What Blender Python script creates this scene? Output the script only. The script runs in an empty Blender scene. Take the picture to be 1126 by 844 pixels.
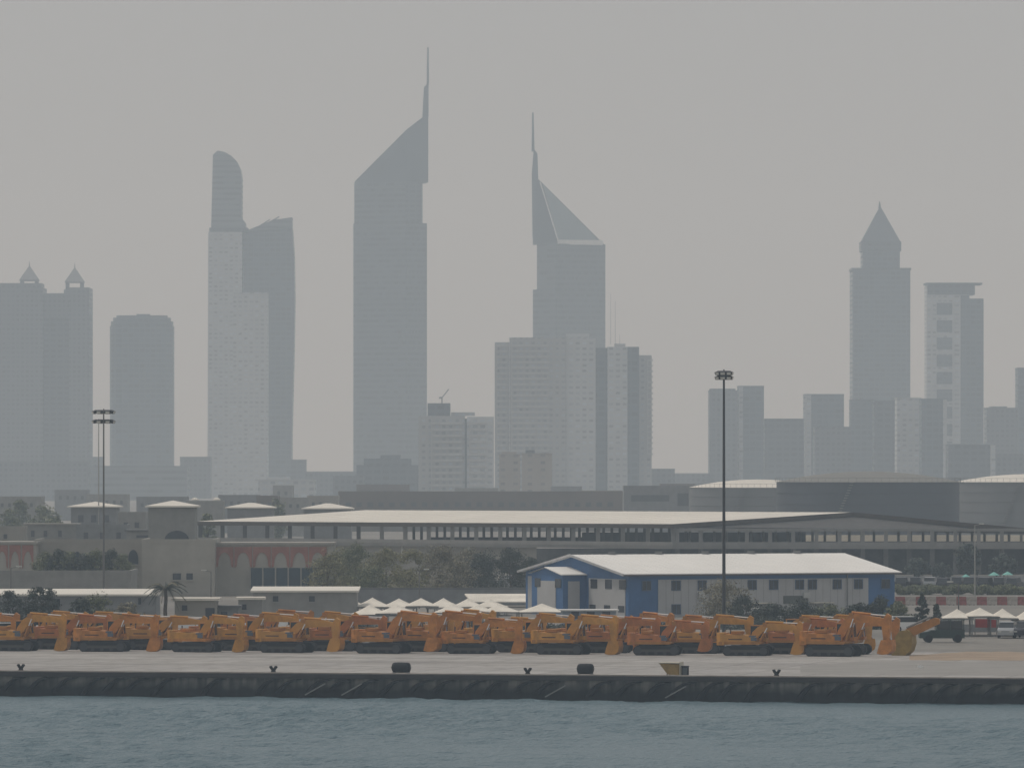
import bpy, math, random
import numpy as np
from mathutils import Vector
random.seed(7)
R = math.radians
scn = bpy.context.scene
col = scn.collection
F = 7000.0; CX = 563.0; HY = 520.0; CAMZ = 20.0; GZ = 2.15

# ------------------------------------------------------------------ helpers
def X(px, Y): return (px - CX) * Y / F
def Z(py, Y): return CAMZ + (HY - py) * Y / F

class MB:
    def __init__(s): s.v = []; s.f = []
    def add(s, vs, fs):
        n = len(s.v); s.v += [tuple(v) for v in vs]; s.f += [tuple(i + n for i in f) for f in fs]; return s
    def box(s, x0, x1, y0, y1, z0, z1):
        return s.add([(x0,y0,z0),(x1,y0,z0),(x1,y1,z0),(x0,y1,z0),(x0,y0,z1),(x1,y0,z1),(x1,y1,z1),(x0,y1,z1)],
                     [(3,2,1,0),(4,5,6,7),(0,1,5,4),(1,2,6,5),(2,3,7,6),(3,0,4,7)])
    def prism_xz(s, poly, y0, y1):            # polygon of (x,z), extruded along y
        n = len(poly)
        vs = [(x, y0, z) for x, z in poly] + [(x, y1, z) for x, z in poly]
        fs = [tuple(range(n)), tuple(range(2*n-1, n-1, -1))] + [(i, i+n, (i+1) % n + n, (i+1) % n) for i in range(n)]
        return s.add(vs, fs)
    def prism_xy(s, poly, z0, top):           # plan polygon, top = number or function of (x,y)
        n = len(poly); t = top if callable(top) else (lambda x, y: top)
        vs = [(x, y, z0) for x, y in poly] + [(x, y, t(x, y)) for x, y in poly]
        fs = [tuple(range(n-1, -1, -1)), tuple(range(n, 2*n))] + [(i, (i+1) % n, (i+1) % n + n, i+n) for i in range(n)]
        return s.add(vs, fs)
    def tube(s, p0, p1, r0, r1=None, n=8):
        r1 = r0 if r1 is None else r1
        a = Vector(p0); b = Vector(p1); d = (b - a)
        if d.length < 1e-6: return s
        d.normalize(); u = d.orthogonal().normalized(); w = d.cross(u)
        vs = []
        for c, r in ((a, r0), (b, r1)):
            for k in range(n):
                t = 2*math.pi*k/n; vs.append(c + (u*math.cos(t) + w*math.sin(t))*r)
        fs = [(k, (k+1) % n, (k+1) % n + n, k+n) for k in range(n)] + [tuple(range(n-1, -1, -1)), tuple(range(n, 2*n))]
        return s.add(vs, fs)
    def bar(s, p0, p1, w, h=None):            # square bar
        h = h or w
        a = Vector(p0); b = Vector(p1); d = (b-a).normalized()
        up = Vector((0,0,1)) if abs(d.z) < .95 else Vector((0,1,0))
        u = d.cross(up).normalized()*w/2; v = u.cross(d).normalized()*h/2
        vs = [a-u-v, a+u-v, a+u+v, a-u+v, b-u-v, b+u-v, b+u+v, b-u+v]
        return s.add(vs, [(3,2,1,0),(4,5,6,7),(0,1,5,4),(1,2,6,5),(2,3,7,6),(3,0,4,7)])
    def hip(s, x0, x1, y0, y1, z0, z1, inset=None, ov=0.4, th=.25):
        x0 -= ov; x1 += ov; y0 -= ov; y1 += ov
        w = min(x1-x0, y1-y0)/2; i = w if inset is None else inset
        ym = (y0+y1)/2
        if x1-x0 > y1-y0: a = (x0+i, ym, z1); b = (x1-i, ym, z1)
        else: xm = (x0+x1)/2; a = (xm, y0+i, z1); b = (xm, y1-i+.01, z1)
        s.box(x0, x1, y0, y1, z0-th, z0)
        vs = [(x0,y0,z0+.003),(x1,y0,z0+.003),(x1,y1,z0+.003),(x0,y1,z0+.003),a,b]
        if x1-x0 > y1-y0: fs = [(0,1,5,4),(1,2,5),(2,3,4,5),(3,0,4)]
        else: fs = [(0,1,4),(1,2,5,4),(2,3,5),(3,0,4,5)]
        return s.add(vs, fs)
    def build(s, name, mat, parent=None, loc=(0,0,0), rz=0, smooth=False):
        me = bpy.data.meshes.new(name); me.from_pydata(s.v, [], s.f); me.update()
        me.materials.append(mat)
        if smooth: me.polygons.foreach_set('use_smooth', [True]*len(me.polygons))
        o = bpy.data.objects.new(name, me); col.objects.link(o)
        o.location = loc; o.rotation_euler = (0,0,rz)
        if parent: o.parent = parent
        return o

def tag(o, label=None, cat=None, group=None, kind=None):
    if label: o['label'] = label
    if cat: o['category'] = cat
    if group: o['group'] = group
    if kind: o['kind'] = kind
    return o
def thing(name, label, cat, loc, rz=0, group=None):
    o = bpy.data.objects.new(name, None); col.objects.link(o)
    o.empty_display_size = .5
    o.location = loc; o.rotation_euler = (0,0,rz)
    return tag(o, label, cat, group)
def copy_tree(o, parent=None):
    kids = list(o.children)
    c = o.copy(); col.objects.link(c); c.parent = parent
    for ch in kids: copy_tree(ch, c)
    return c

# ------------------------------------------------------------------ materials
MATS = {}
def mat(name, c, rough=.8, var=.18, scale=.6, metal=0., spec=.3):
    if name in MATS: return MATS[name]
    m = bpy.data.materials.new(name); m.use_nodes = True; nt = m.node_tree; N = nt.nodes; L = nt.links
    b = N['Principled BSDF']; b.inputs['Roughness'].default_value = rough; b.inputs['Metallic'].default_value = metal
    b.inputs['Specular IOR Level'].default_value = spec
    tc = N.new('ShaderNodeTexCoord'); no = N.new('ShaderNodeTexNoise')
    no.inputs['Scale'].default_value = scale; no.inputs['Detail'].default_value = 5; no.inputs['Roughness'].default_value = .65
    L.new(tc.outputs['Object'], no.inputs['Vector'])
    cr = N.new('ShaderNodeValToRGB'); e = cr.color_ramp.elements
    e[0].position = .3; e[1].position = .7
    e[0].color = (c[0]*(1-var), c[1]*(1-var), c[2]*(1-var), 1)
    e[1].color = (min(1,c[0]*(1+var)), min(1,c[1]*(1+var)), min(1,c[2]*(1+var)), 1)
    L.new(no.outputs['Fac'], cr.inputs['Fac']); L.new(cr.outputs['Color'], b.inputs['Base Color'])
    MATS[name] = m; return m

def facade(name, wall, glass, fh=3.6, cw=3.2, vd=.5, hd=.6, grough=.25):
    if name not in ('facade_pale','facade_beige'): wall = [v*.62 for v in wall]; glass = [v*.6 for v in glass]
    """wall with a grid of window openings from object coordinates; hd>=1 gives ribbon windows, vd>=1 vertical strips"""
    if name in MATS: return MATS[name]
    m = bpy.data.materials.new(name); m.use_nodes = True; nt = m.node_tree; N = nt.nodes; L = nt.links
    b = N['Principled BSDF']
    tc = N.new('ShaderNodeTexCoord'); sp = N.new('ShaderNodeSeparateXYZ'); L.new(tc.outputs['Object'], sp.inputs[0])
    def math_(op, a, bb):
        n = N.new('ShaderNodeMath'); n.operation = op
        for i, v in enumerate((a, bb)):
            if isinstance(v, (int, float)): n.inputs[i].default_value = v
            else: L.new(v, n.inputs[i])
        return n.outputs[0]
    xy = math_('ADD', sp.outputs['X'], sp.outputs['Y'])
    fx = math_('FRACT', math_('DIVIDE', math_('ADD', xy, 1000.3), cw), 0)
    fz = math_('FRACT', math_('DIVIDE', math_('ADD', sp.outputs['Z'], 100.), fh), 0)
    a = math_('LESS_THAN', fx, hd); c = math_('LESS_THAN', fz, vd)
    ge = N.new('ShaderNodeNewGeometry'); sn = N.new('ShaderNodeSeparateXYZ'); L.new(ge.outputs['Normal'], sn.inputs[0])
    up = math_('LESS_THAN', math_('ABSOLUTE', sn.outputs['Z'], 0), .5)
    win = math_('MULTIPLY', math_('MULTIPLY', a, c), up)
    no = N.new('ShaderNodeTexNoise'); no.inputs['Scale'].default_value = .05; no.inputs['Detail'].default_value = 6
    L.new(tc.outputs['Object'], no.inputs['Vector'])
    mx0 = N.new('ShaderNodeMix'); mx0.data_type = 'RGBA'
    mx0.inputs[6].default_value = (wall[0]*.85, wall[1]*.85, wall[2]*.85, 1); mx0.inputs[7].default_value = (wall[0]*1.12, wall[1]*1.12, wall[2]*1.12, 1)
    L.new(no.outputs['Fac'], mx0.inputs[0])
    # room-to-room difference of the glass (blinds, curtains)
    wn = N.new('ShaderNodeTexWhiteNoise'); wn.noise_dimensions = '2D'
    cb = N.new('ShaderNodeCombineXYZ')
    L.new(math_('FLOOR', math_('DIVIDE', math_('ADD', xy, 1000.3), cw), 0), cb.inputs[0])
    L.new(math_('FLOOR', math_('DIVIDE', math_('ADD', sp.outputs['Z'], 100.), fh), 0), cb.inputs[1])
    L.new(cb.outputs[0], wn.inputs['Vector'])
    gm = N.new('ShaderNodeMix'); gm.data_type = 'RGBA'
    gm.inputs[6].default_value = (glass[0]*.6, glass[1]*.6, glass[2]*.6, 1); gm.inputs[7].default_value = (glass[0]*1.7, glass[1]*1.7, glass[2]*1.7, 1)
    L.new(wn.outputs['Value'], gm.inputs[0])
    mx = N.new('ShaderNodeMix'); mx.data_type = 'RGBA'
    L.new(win, mx.inputs[0]); L.new(mx0.outputs[2], mx.inputs[6]); L.new(gm.outputs[2], mx.inputs[7])
    L.new(mx.outputs[2], b.inputs['Base Color'])
    rg = N.new('ShaderNodeMapRange'); rg.inputs[3].default_value = .85; rg.inputs[4].default_value = grough
    L.new(win, rg.inputs[0]); L.new(rg.outputs[0], b.inputs['Roughness'])
    MATS[name] = m; return m

grey      = mat('plaster_grey', (.27,.265,.25))
grey2     = mat('plaster_cool', (.22,.225,.23))
beige     = mat('plaster_beige', (.38,.36,.315), scale=.15, var=.22)
beige2    = mat('plaster_sand', (.32,.30,.265), scale=.15)
brown     = mat('plaster_brown', (.17,.145,.13), scale=.05)
cream     = mat('roof_cream', (.74,.70,.62), scale=.08, var=.07)
white     = mat('roof_white', (.80,.78,.74), scale=.12, var=.05)
fabric    = mat('fabric_white', (.74,.69,.60), scale=.25, var=.2)
terracotta= mat('paint_terracotta', (.32,.145,.115), var=.25, scale=.5)
darkwin   = mat('glass_dark', (.025,.032,.045), rough=.2, var=.4, spec=.5)
tealglass = mat('glass_teal_shade', (.03,.055,.075), rough=.4, var=.3)
blue      = mat('cladding_blue', (.045,.13,.30), scale=.4, var=.15, rough=.6)
panel     = mat('cladding_grey', (.42,.42,.42), scale=.3, var=.08, rough=.6)
steel_d   = mat('steel_dark', (.045,.045,.05), rough=.6)
steel_g   = mat('steel_grey', (.20,.20,.20), rough=.5)
pole_m    = mat('pole_galvanised', (.16,.155,.15), rough=.6)
lampglass = mat('lamp_lens', (.6,.6,.55), rough=.3)
concrete_d= mat('concrete_dark_grey', (.15,.15,.15), scale=.3)  # dark grey concrete for flat roofs, wall caps and mast bases
conc_col  = mat('concrete_column', (.26,.25,.235), scale=.3)
bark      = mat('bark', (.10,.075,.055), scale=3)
tankdark  = mat('tank_dark_steel', (.055,.062,.078), scale=.06, var=.2, rough=.6)
tankgrey  = mat('tank_grey_steel', (.17,.175,.18), scale=.06, var=.15, rough=.6)
domegrey  = mat('dome_grey', (.20,.195,.18), scale=.06, var=.1)
rubber    = mat('rubber_black', (.012,.013,.016), rough=.75)
ochre     = mat('paint_ochre', (.30,.20,.07), scale=1.5, var=.3)
carwhite  = mat('car_paint_white', (.78,.78,.76), rough=.25, var=.03)
carsilver = mat('car_paint_silver', (.38,.39,.40), rough=.3, var=.05)
cardark   = mat('car_paint_dark', (.035,.035,.045), rough=.3, var=.2)
carred    = mat('paint_red', (.42,.05,.045), rough=.5, var=.2)
carglass  = mat('car_glass', (.02,.025,.03), rough=.1, var=.1, spec=.6)
truckgreen= mat('paint_dark_green', (.022,.04,.035), rough=.6, var=.3)

def foliage_mat(name, c):
    if name in MATS: return MATS[name]
    m = bpy.data.materials.new(name); m.use_nodes = True; nt = m.node_tree; N = nt.nodes; L = nt.links
    b = N['Principled BSDF']; b.inputs['Roughness'].default_value = .7; b.inputs['Specular IOR Level'].default_value = .2
    ge = N.new('ShaderNodeNewGeometry'); cr = N.new('ShaderNodeValToRGB'); e = cr.color_ramp.elements
    e[0].color = (c[0]*.55, c[1]*.55, c[2]*.6, 1); e[1].color = (c[0]*1.5, c[1]*1.45, c[2]*1.3, 1)
    L.new(ge.outputs['Random Per Island'], cr.inputs['Fac']); L.new(cr.outputs['Color'], b.inputs['Base Color'])
    MATS[name] = m; return m
leaf_olive = foliage_mat('leaves_olive', (.22,.21,.12))
leaf_green = foliage_mat('leaves_green', (.15,.165,.10))
leaf_dry   = foliage_mat('leaves_dusty', (.20,.185,.135))
leaf_dark  = foliage_mat('leaves_dark', (.055,.068,.058))

# ------------------------------------------------------------------ quay geometry
QL = (X(0, 572), 572.0); QR = (X(1126, 551), 551.0)
qdir = Vector((QR[0]-QL[0], QR[1]-QL[1])).normalized()
qyaw = math.atan2(qdir.y, qdir.x)
qmid = Vector(((QL[0]+QR[0])/2, (QL[1]+QR[1])/2))
qnor = Vector((-qdir.y, qdir.x))             # towards land
def Q(px):                                    # point on the quay edge under image column px
    k = (px-CX)/F                             # x = k*Y ; solve along the quay line
    # qmid + t*qdir : x = k*y
    t = (k*qmid.y - qmid.x)/(qdir.x - k*qdir.y)
    return qmid + qdir*t
def rowpt(px, back):                          # same, on a line 'back' metres inland, seen at column px
    k = (px-CX)/F; m = qmid + qnor*back
    t = (k*m.y - m.x)/(qdir.x - k*qdir.y)
    return m + qdir*t

# ground: one sheet of land from the quay edge to far beyond the towers
def ground_mat():
    m = bpy.data.materials.new('ground_concrete_and_sand'); m.use_nodes = True; nt = m.node_tree; N = nt.nodes; L = nt.links
    b = N['Principled BSDF']; b.inputs['Roughness'].default_value = .9
    tc = N.new('ShaderNodeTexCoord')
    n1 = N.new('ShaderNodeTexNoise'); n1.inputs['Scale'].default_value = .035; n1.inputs['Detail'].default_value = 8
    n2 = N.new('ShaderNodeTexNoise'); n2.inputs['Scale'].default_value = .6; n2.inputs['Detail'].default_value = 6
    for n in (n1, n2): L.new(tc.outputs['Object'], n.inputs['Vector'])
    cr = N.new('ShaderNodeValToRGB'); e = cr.color_ramp.elements
    e[0].position = .35; e[0].color = (.17,.158,.142,1); e[1].position = .65; e[1].color = (.25,.232,.205,1)
    L.new(n1.outputs['Fac'], cr.inputs['Fac'])
    c2 = N.new('ShaderNodeValToRGB'); e = c2.color_ramp.elements
    e[0].position = .35; e[0].color = (.82,.82,.82,1); e[1].position = .7; e[1].color = (1.1,1.08,1.05,1)
    L.new(n2.outputs['Fac'], c2.inputs['Fac'])
    mx = N.new('ShaderNodeMix'); mx.data_type = 'RGBA'; mx.blend_type = 'MULTIPLY'; mx.inputs[0].default_value = 1
    L.new(cr.outputs['Color'], mx.inputs[6]); L.new(c2.outputs['Color'], mx.inputs[7]); L.new(mx.outputs[2], b.inputs['Base Color'])
    return m
gm = ground_mat()
g = MB(); e0 = qmid - qdir*4000; e1 = qmid + qdir*4000
g.add([(e0.x,e0.y,GZ),(e1.x,e1.y,GZ),(4000,9200,GZ),(-4000,9200,GZ),(e0.x,e0.y,-1.5),(e1.x,e1.y,-1.5)], [(0,1,2,3)])
tag(g.build('ground', gm), kind='structure')

# asphalt roadway and sandy patch lying on the apron
asph = mat('asphalt', (.285,.27,.25), scale=.25, var=.12, rough=.9)
sand = mat('sand', (.33,.25,.18), scale=.3, var=.2, rough=.95)
def apron_mat():
    m = bpy.data.materials.new('apron_slabs'); m.use_nodes = True; nt = m.node_tree; N = nt.nodes; L = nt.links
    b = N['Principled BSDF']; b.inputs['Roughness'].default_value = .88
    tc = N.new('ShaderNodeTexCoord'); mp = N.new('ShaderNodeMapping'); mp.inputs['Rotation'].default_value = (0,0,-qyaw); L.new(tc.outputs['Object'], mp.inputs[0])
    br = N.new('ShaderNodeTexBrick'); br.offset = 0; br.inputs['Scale'].default_value = 1; br.inputs['Brick Width'].default_value = 6; br.inputs['Row Height'].default_value = 6
    br.inputs['Mortar Size'].default_value = .10; br.inputs['Color1'].default_value = (.38,.36,.335,1); br.inputs['Color2'].default_value = (.34,.32,.295,1); br.inputs['Mortar'].default_value = (.20,.185,.17,1)
    L.new(mp.outputs[0], br.inputs['Vector'])
    def layer(prev, scale, lo, hi, dark, stretch):
        mq = N.new('ShaderNodeMapping'); mq.inputs['Scale'].default_value = stretch; L.new(mp.outputs[0], mq.inputs[0])
        no = N.new('ShaderNodeTexNoise'); no.inputs['Scale'].default_value = scale; no.inputs['Detail'].default_value = 8; no.inputs['Roughness'].default_value = .6; L.new(mq.outputs[0], no.inputs['Vector'])
        cr = N.new('ShaderNodeValToRGB'); e = cr.color_ramp.elements; e[0].position = lo; e[1].position = hi; e[0].color = dark; e[1].color = (1.05,1.05,1.05,1); L.new(no.outputs['Fac'], cr.inputs['Fac'])
        mx = N.new('ShaderNodeMix'); mx.data_type = 'RGBA'; mx.blend_type = 'MULTIPLY'; mx.inputs[0].default_value = 1
        L.new(prev, mx.inputs[6]); L.new(cr.outputs['Color'], mx.inputs[7]); return mx.outputs[2]
    c = layer(br.outputs['Color'], .5, .33, .50, (.70,.68,.66,1), (1,1,1))
    c = layer(c, .22, .40, .55, (.78,.77,.76,1), (.12,1.6,1))      # tyre tracks along the quay
    c = layer(c, .05, .35, .65, (.86,.86,.88,1), (1,1,1))
    L.new(c, b.inputs['Base Color']); return m
def strip(name, pxa, pxb, ba, bb, mt, dz, wob=0):
    m = MB(); n = 40; vs = []; rnd = random.Random(3)
    for i in range(n+1):
        px = pxa + (pxb-pxa)*i/n
        fade = min(1, i/5., (n-i)/5.) if wob else 1
        a = rowpt(px, ba + (rnd.uniform(-wob, wob) if wob else 0)); 
        mid = (ba+bb)/2; b2 = mid + (bb-mid)*fade + (rnd.uniform(-wob, wob) if wob else 0)
        b = rowpt(px, b2)
        vs += [(a.x, a.y, GZ+dz), (b.x, b.y, GZ+dz)]
    m.add(vs, [(2*i, 2*i+2, 2*i+3, 2*i+1) for i in range(n)])
    return tag(m.build(name, mt), kind='structure')
strip('pavement', -300, 1500, 1.2, 84, apron_mat(), .004, 0)
m = MB(); m.add([(-2,950,GZ+.004),(260,950,GZ+.004),(260,1112,GZ+.004),(-2,1112,GZ+.004)],[(0,1,2,3)]); tag(m.build('parking_ground', mat('asphalt_worn',(.085,.085,.085),scale=.1,var=.3)), kind='structure')
m = MB(); m.add([(-110,935,GZ+.004),(-3,935,GZ+.004),(-3,1100,GZ+.004),(-110,1190,GZ+.004)],[(0,1,2,3)]); tag(m.build('grass_ground', mat('scrub_soil',(.11,.10,.07),scale=.3,var=.35)), kind='structure')
strip('road', 880, 1500, 12, 52, asph, .008, 1.0)
strip('sand_patch', 1000, 1500, 55, 84, sand, .012, 1.5)

# quay wall with its cap, dark tidal foot and raked fender ribs
def quaymat():
    m = bpy.data.materials.new('quay_concrete_weathered'); m.use_nodes = True; nt = m.node_tree; N = nt.nodes; L = nt.links
    b = N['Principled BSDF']; b.inputs['Roughness'].default_value = .85
    tc = N.new('ShaderNodeTexCoord'); sp = N.new('ShaderNodeSeparateXYZ'); L.new(tc.outputs['Object'], sp.inputs[0])
    no = N.new('ShaderNodeTexNoise'); no.inputs['Scale'].default_value = .9; no.inputs['Detail'].default_value = 7
    L.new(tc.outputs['Object'], no.inputs['Vector'])
    ad = N.new('ShaderNodeMath'); ad.operation = 'MULTIPLY_ADD'; ad.inputs[1].default_value = 1.1
    L.new(no.outputs['Fac'], ad.inputs[0]); L.new(sp.outputs['Z'], ad.inputs[2])
    cr = N.new('ShaderNodeValToRGB'); e = cr.color_ramp.elements
    e[0].position = .45; e[0].color = (.010,.014,.018,1); e[1].position = .72; e[1].color = (.145,.14,.13,1)
    mr = N.new('ShaderNodeMapRange'); mr.inputs[1].default_value = 0; mr.inputs[2].default_value = 2.9
    L.new(ad.outputs[0], mr.inputs[0]); L.new(mr.outputs[0], cr.inputs['Fac'])
    mp = N.new('ShaderNodeMapping'); mp.inputs['Scale'].default_value = (1.3,1.3,.18); L.new(tc.outputs['Object'], mp.inputs[0])
    n2 = N.new('ShaderNodeTexNoise'); n2.inputs['Scale'].default_value = 1.1; n2.inputs['Detail'].default_value = 6; L.new(mp.outputs[0], n2.inputs['Vector'])
    c2 = N.new('ShaderNodeValToRGB'); e = c2.color_ramp.elements; e[0].position = .38; e[0].color = (.40,.40,.43,1); e[1].position = .62; e[1].color = (1.6,1.52,1.4,1); L.new(n2.outputs['Fac'], c2.inputs['Fac'])
    mx = N.new('ShaderNodeMix'); mx.data_type = 'RGBA'; mx.blend_type = 'MULTIPLY'; mx.inputs[0].default_value = 1
    L.new(cr.outputs['Color'], mx.inputs[6]); L.new(c2.outputs['Color'], mx.inputs[7]); L.new(mx.outputs[2], b.inputs['Base Color'])
    return m
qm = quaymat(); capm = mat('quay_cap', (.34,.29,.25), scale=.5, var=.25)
qt = thing('quay_wall', 'long dark weathered concrete quay wall standing in the water', 'quay wall', (qmid.x, qmid.y, 0), qyaw)
w = MB(); w.box(-400, 400, .02, 1.5, -1.4, GZ-.35); w.build('wall_face', qm, qt)
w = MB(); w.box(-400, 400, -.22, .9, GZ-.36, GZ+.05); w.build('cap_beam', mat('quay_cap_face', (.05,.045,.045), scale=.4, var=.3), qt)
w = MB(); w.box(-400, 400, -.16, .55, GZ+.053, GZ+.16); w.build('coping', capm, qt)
rnd = random.Random(11); ribm = mat('rib_shadow_dark', (.012,.014,.018), scale=.8, var=.4)
for k in range(-28, 29):                      # raked fender ribs, one part each; shadow of their undersides is in the colour
    x = k*2.35 + rnd.uniform(-.35, .35); kk = rnd.uniform(.7,1.15)
    if rnd.random() < .12: continue
    r = MB(); n = 7; prev = None
    for i in range(n+1):
        t = i/n; px_ = x + .55 - 1.9*t**.7*1.0; pz = GZ-.42 - 1.35*kk*t**1.5
        th = .42*(1-.35*t)
        q = [(px_-.3, -.02, pz), (px_+.3, -.02, pz), (px_+.2, -th, pz-.1), (px_-.2, -th, pz-.1)]
        if prev: r.add(prev+q, [(0,1,5,4),(1,2,6,5),(2,3,7,6),(3,0,4,7)])
        prev = q
    o = r.build('fender_rib', ribm, qt)
# pale ladders on the wall
for px in (348, 388, 612, 744):
    p = Q(px); t = thing('ladder', 'pale raked ladder on the quay wall ' + {348:'right of the second bollard from the left',388:'left of the long rubber roller by the trucks',612:'between the third bollard and the short black roller',744:'below the ochre hopper'}[px], 'ladder', (p.x-qnor.x*.35, p.y-qnor.y*.35, .35), qyaw, 'ladders on the quay wall')
    m = MB(); m.bar((-.9,0,0),(.9,0,1.0),.09); m.build('rail', mat('ladder_paint',(.30,.29,.27)), t); m = MB(); m.bar((-.9,-.25,.0),(.9,-.25,1.0),.09); m.build('rail', mat('ladder_paint',(.30,.29,.27)), t)
    for i in range(6): m = MB(); m.bar((-.8+i*.32,0,.05+i*.18),(-.8+i*.32,-.25,.05+i*.18),.05); m.build('rung', MATS['ladder_paint'], t)

# water: one sheet, fine waves where the picture can see them
def water():
    xs = np.concatenate([[-4000,-1500,-600,-250,-120], np.arange(-62,62.01,.30), [120,250,600,1500,4000]])
    ys = np.concatenate([[-500,-100,150,300,380], np.arange(415,600,.42), [640]])
    n, k = len(xs), len(ys)
    XX, YY = np.meshgrid(xs, ys)
    rg = np.random.RandomState(5); H = np.zeros_like(XX)
    for i in range(46):
        lam = .9*1.11**rg.uniform(0, 22); a = rg.normal(R(80), R(42)); kk = 2*math.pi/lam
        H += .0150*lam**.55*np.sin(kk*(XX*math.cos(a)+YY*math.sin(a)) + rg.uniform(0, 6.28))
    patch = .6+.4*np.sin(XX*.05+YY*.021+1)*np.sin(YY*.045-XX*.017)
    H = H*1.15*patch
    m = ((np.abs(XX) < 62) & (YY > 414) & (YY < 601))
    H = np.where(m, H, 0)
    vs = np.stack([XX, YY, H], -1).reshape(-1, 3)
    idx = np.arange(n*k).reshape(k, n)
    fs = np.stack([idx[:-1,:-1], idx[:-1,1:], idx[1:,1:], idx[1:,:-1]], -1).reshape(-1, 4)
    me = bpy.data.meshes.new('water'); me.from_pydata(vs.tolist(), [], fs.tolist()); me.update()
    me.polygons.foreach_set('use_smooth', [True]*len(me.polygons))
    m = bpy.data.materials.new('sea_water'); m.use_nodes = True; nt = m.node_tree; N = nt.nodes; L = nt.links
    b = N['Principled BSDF']; b.inputs['Base Color'].default_value = (.120,.185,.215,1); b.inputs['Roughness'].default_value = .3
    b.inputs['IOR'].default_value = 1.33
    tc = N.new('ShaderNodeTexCoord'); mp = N.new('ShaderNodeMapping'); mp.inputs['Scale'].default_value = (.8, 1.6, 1)
    no = N.new('ShaderNodeTexNoise'); no.inputs['Scale'].default_value = 2.2; no.inputs['Detail'].default_value = 8
    bp = N.new('ShaderNodeBump'); bp.inputs['Strength'].default_value = .9; bp.inputs['Distance'].default_value = .6
    L.new(tc.outputs['Object'], mp.inputs[0]); L.new(mp.outputs[0], no.inputs['Vector']); L.new(no.outputs['Fac'], bp.inputs['Height']); L.new(bp.outputs[0], b.inputs['Normal'])
    me.materials.append(m)
    o = bpy.data.objects.new('water', me); col.objects.link(o); tag(o, kind='structure')
water()
sb = MB(); sb.add([(-4000,-520,-1.6),(4000,-520,-1.6),(4000,9300,-1.6),(-4000,9300,-1.6)], [(0,1,2,3)])
tag(sb.build('seabed', mat('seabed_sand', (.1,.1,.08))), kind='structure')

# ------------------------------------------------------------------ quay furniture
names = ['leftmost of the small two-horned bollards on the quay edge', 'small two-horned bollard on the edge below the machines, second from the left',
         'small two-horned bollard on the edge between the two black rollers', 'small two-horned bollard on the edge right of the ochre hopper']
for px, lb in zip((20, 298, 578, 852), names):
    p = Q(px) + qnor*.8
    t = thing('bollard', lb, 'bollard', (p.x, p.y, GZ), qyaw, 'bollards along the quay edge')
    m = MB(); m.tube((0,0,0),(0,0,.34),.30,.17,12); m.build('base', rubber, t)
    for s in (-1, 1):
        m = MB(); m.tube((0,0,.26),(s*.24,0,.62),.12,.14,10); m.tube((s*.24,0,.60),(s*.26,0,.70),.17,.10,10); m.build('horn', rubber, t)
for px, L_, lb in ((437, 1.62, 'longer black rubber roller lying on the quay edge'), (640, 1.42, 'shorter black rubber roller with rounded ends on the quay edge')):
    p = Q(px) + qnor*1.4
    t = thing('rubber_fender', lb, 'fender', (p.x, p.y, GZ+.16), qyaw)
    m = MB(); prof = [(-.5,.30),(-.46,.40),(-.36,.46),(0,.47),(.36,.46),(.46,.40),(.5,.30)]
    for (a, ra), (b, rb) in zip(prof, prof[1:]): m.tube((a*L_,0,.46),(b*L_,0,.46),ra,rb,18)
    m.build('roller', rubber, t, smooth=False)
    m = MB(); m.tube((-.56*L_,0,.46),(.56*L_,0,.46),.08,.08,8); m.build('axle', steel_g, t)
    for s in (-1, 1):
        m = MB(); m.box(s*.40*L_-.1, s*.40*L_+.1, -.3, .3, -.16, .06); m.build('cradle', steel_g, t)
p = Q(730) + qnor*3
t = thing('hopper', 'ochre tapered steel hopper standing on the apron near the edge', 'hopper', (p.x, p.y, GZ), qyaw)
m = MB(); m.prism_xz([(-.15,.15),(.85,.1),(.88,1.05),(-.9,1.12)], -.7, .7); m.build('bin', ochre, t)
m = MB(); m.box(-.98,.94,-.76,.76,1.125,1.2); m.build('rim', mat('paint_pale',(.55,.50,.40)), t)
for sx in (-.2,.75):
    for sy in (-.6,.6):
        m = MB(); m.box(sx-.05,sx+.05,sy-.05,sy+.05,0,.2); m.build('leg', steel_g, t)
m = MB(); m.box(.93,1.0,-.75,.75,0,1.25); m.build('end_plate', MATS['paint_pale'], t)
p = Q(747) + qnor*2.6
t = thing('power_cabinet', 'narrow black power cabinet beside the ochre hopper', 'cabinet', (p.x, p.y, GZ), qyaw)
m = MB(); m.box(-.28,.28,-.22,.22,.08,.85); m.build('case', rubber, t)
m = MB(); m.box(-.31,.31,-.25,.25,0,.075); m.build('plinth', capm, t)
m = MB(); m.box(-.32,.32,-.26,.26,.855,.92); m.build('lid', steel_d, t)
m = MB(); m.box(-.2,.2,-.245,-.222,.15,.75); m.build('door', mat('cabinet_door',(.1,.11,.12)), t)
p = rowpt(1012, 30)
m = MB(); rnd = random.Random(2)
m.prism_xy([(-.28,-.2),(-.1,-.25),(.2,-.2),(.28,.1),(.1,.2),(-.2,.2)], 0, lambda x,y: .12+.2*math.exp(-((x+.1)**2)*12)); 
tag(m.build('cement_bag', mat('bag_white',(.75,.75,.72)), None, (p.x,p.y,GZ+.01)), 'small crumpled white bag lying alone on the grey apron', 'bag')

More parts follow.
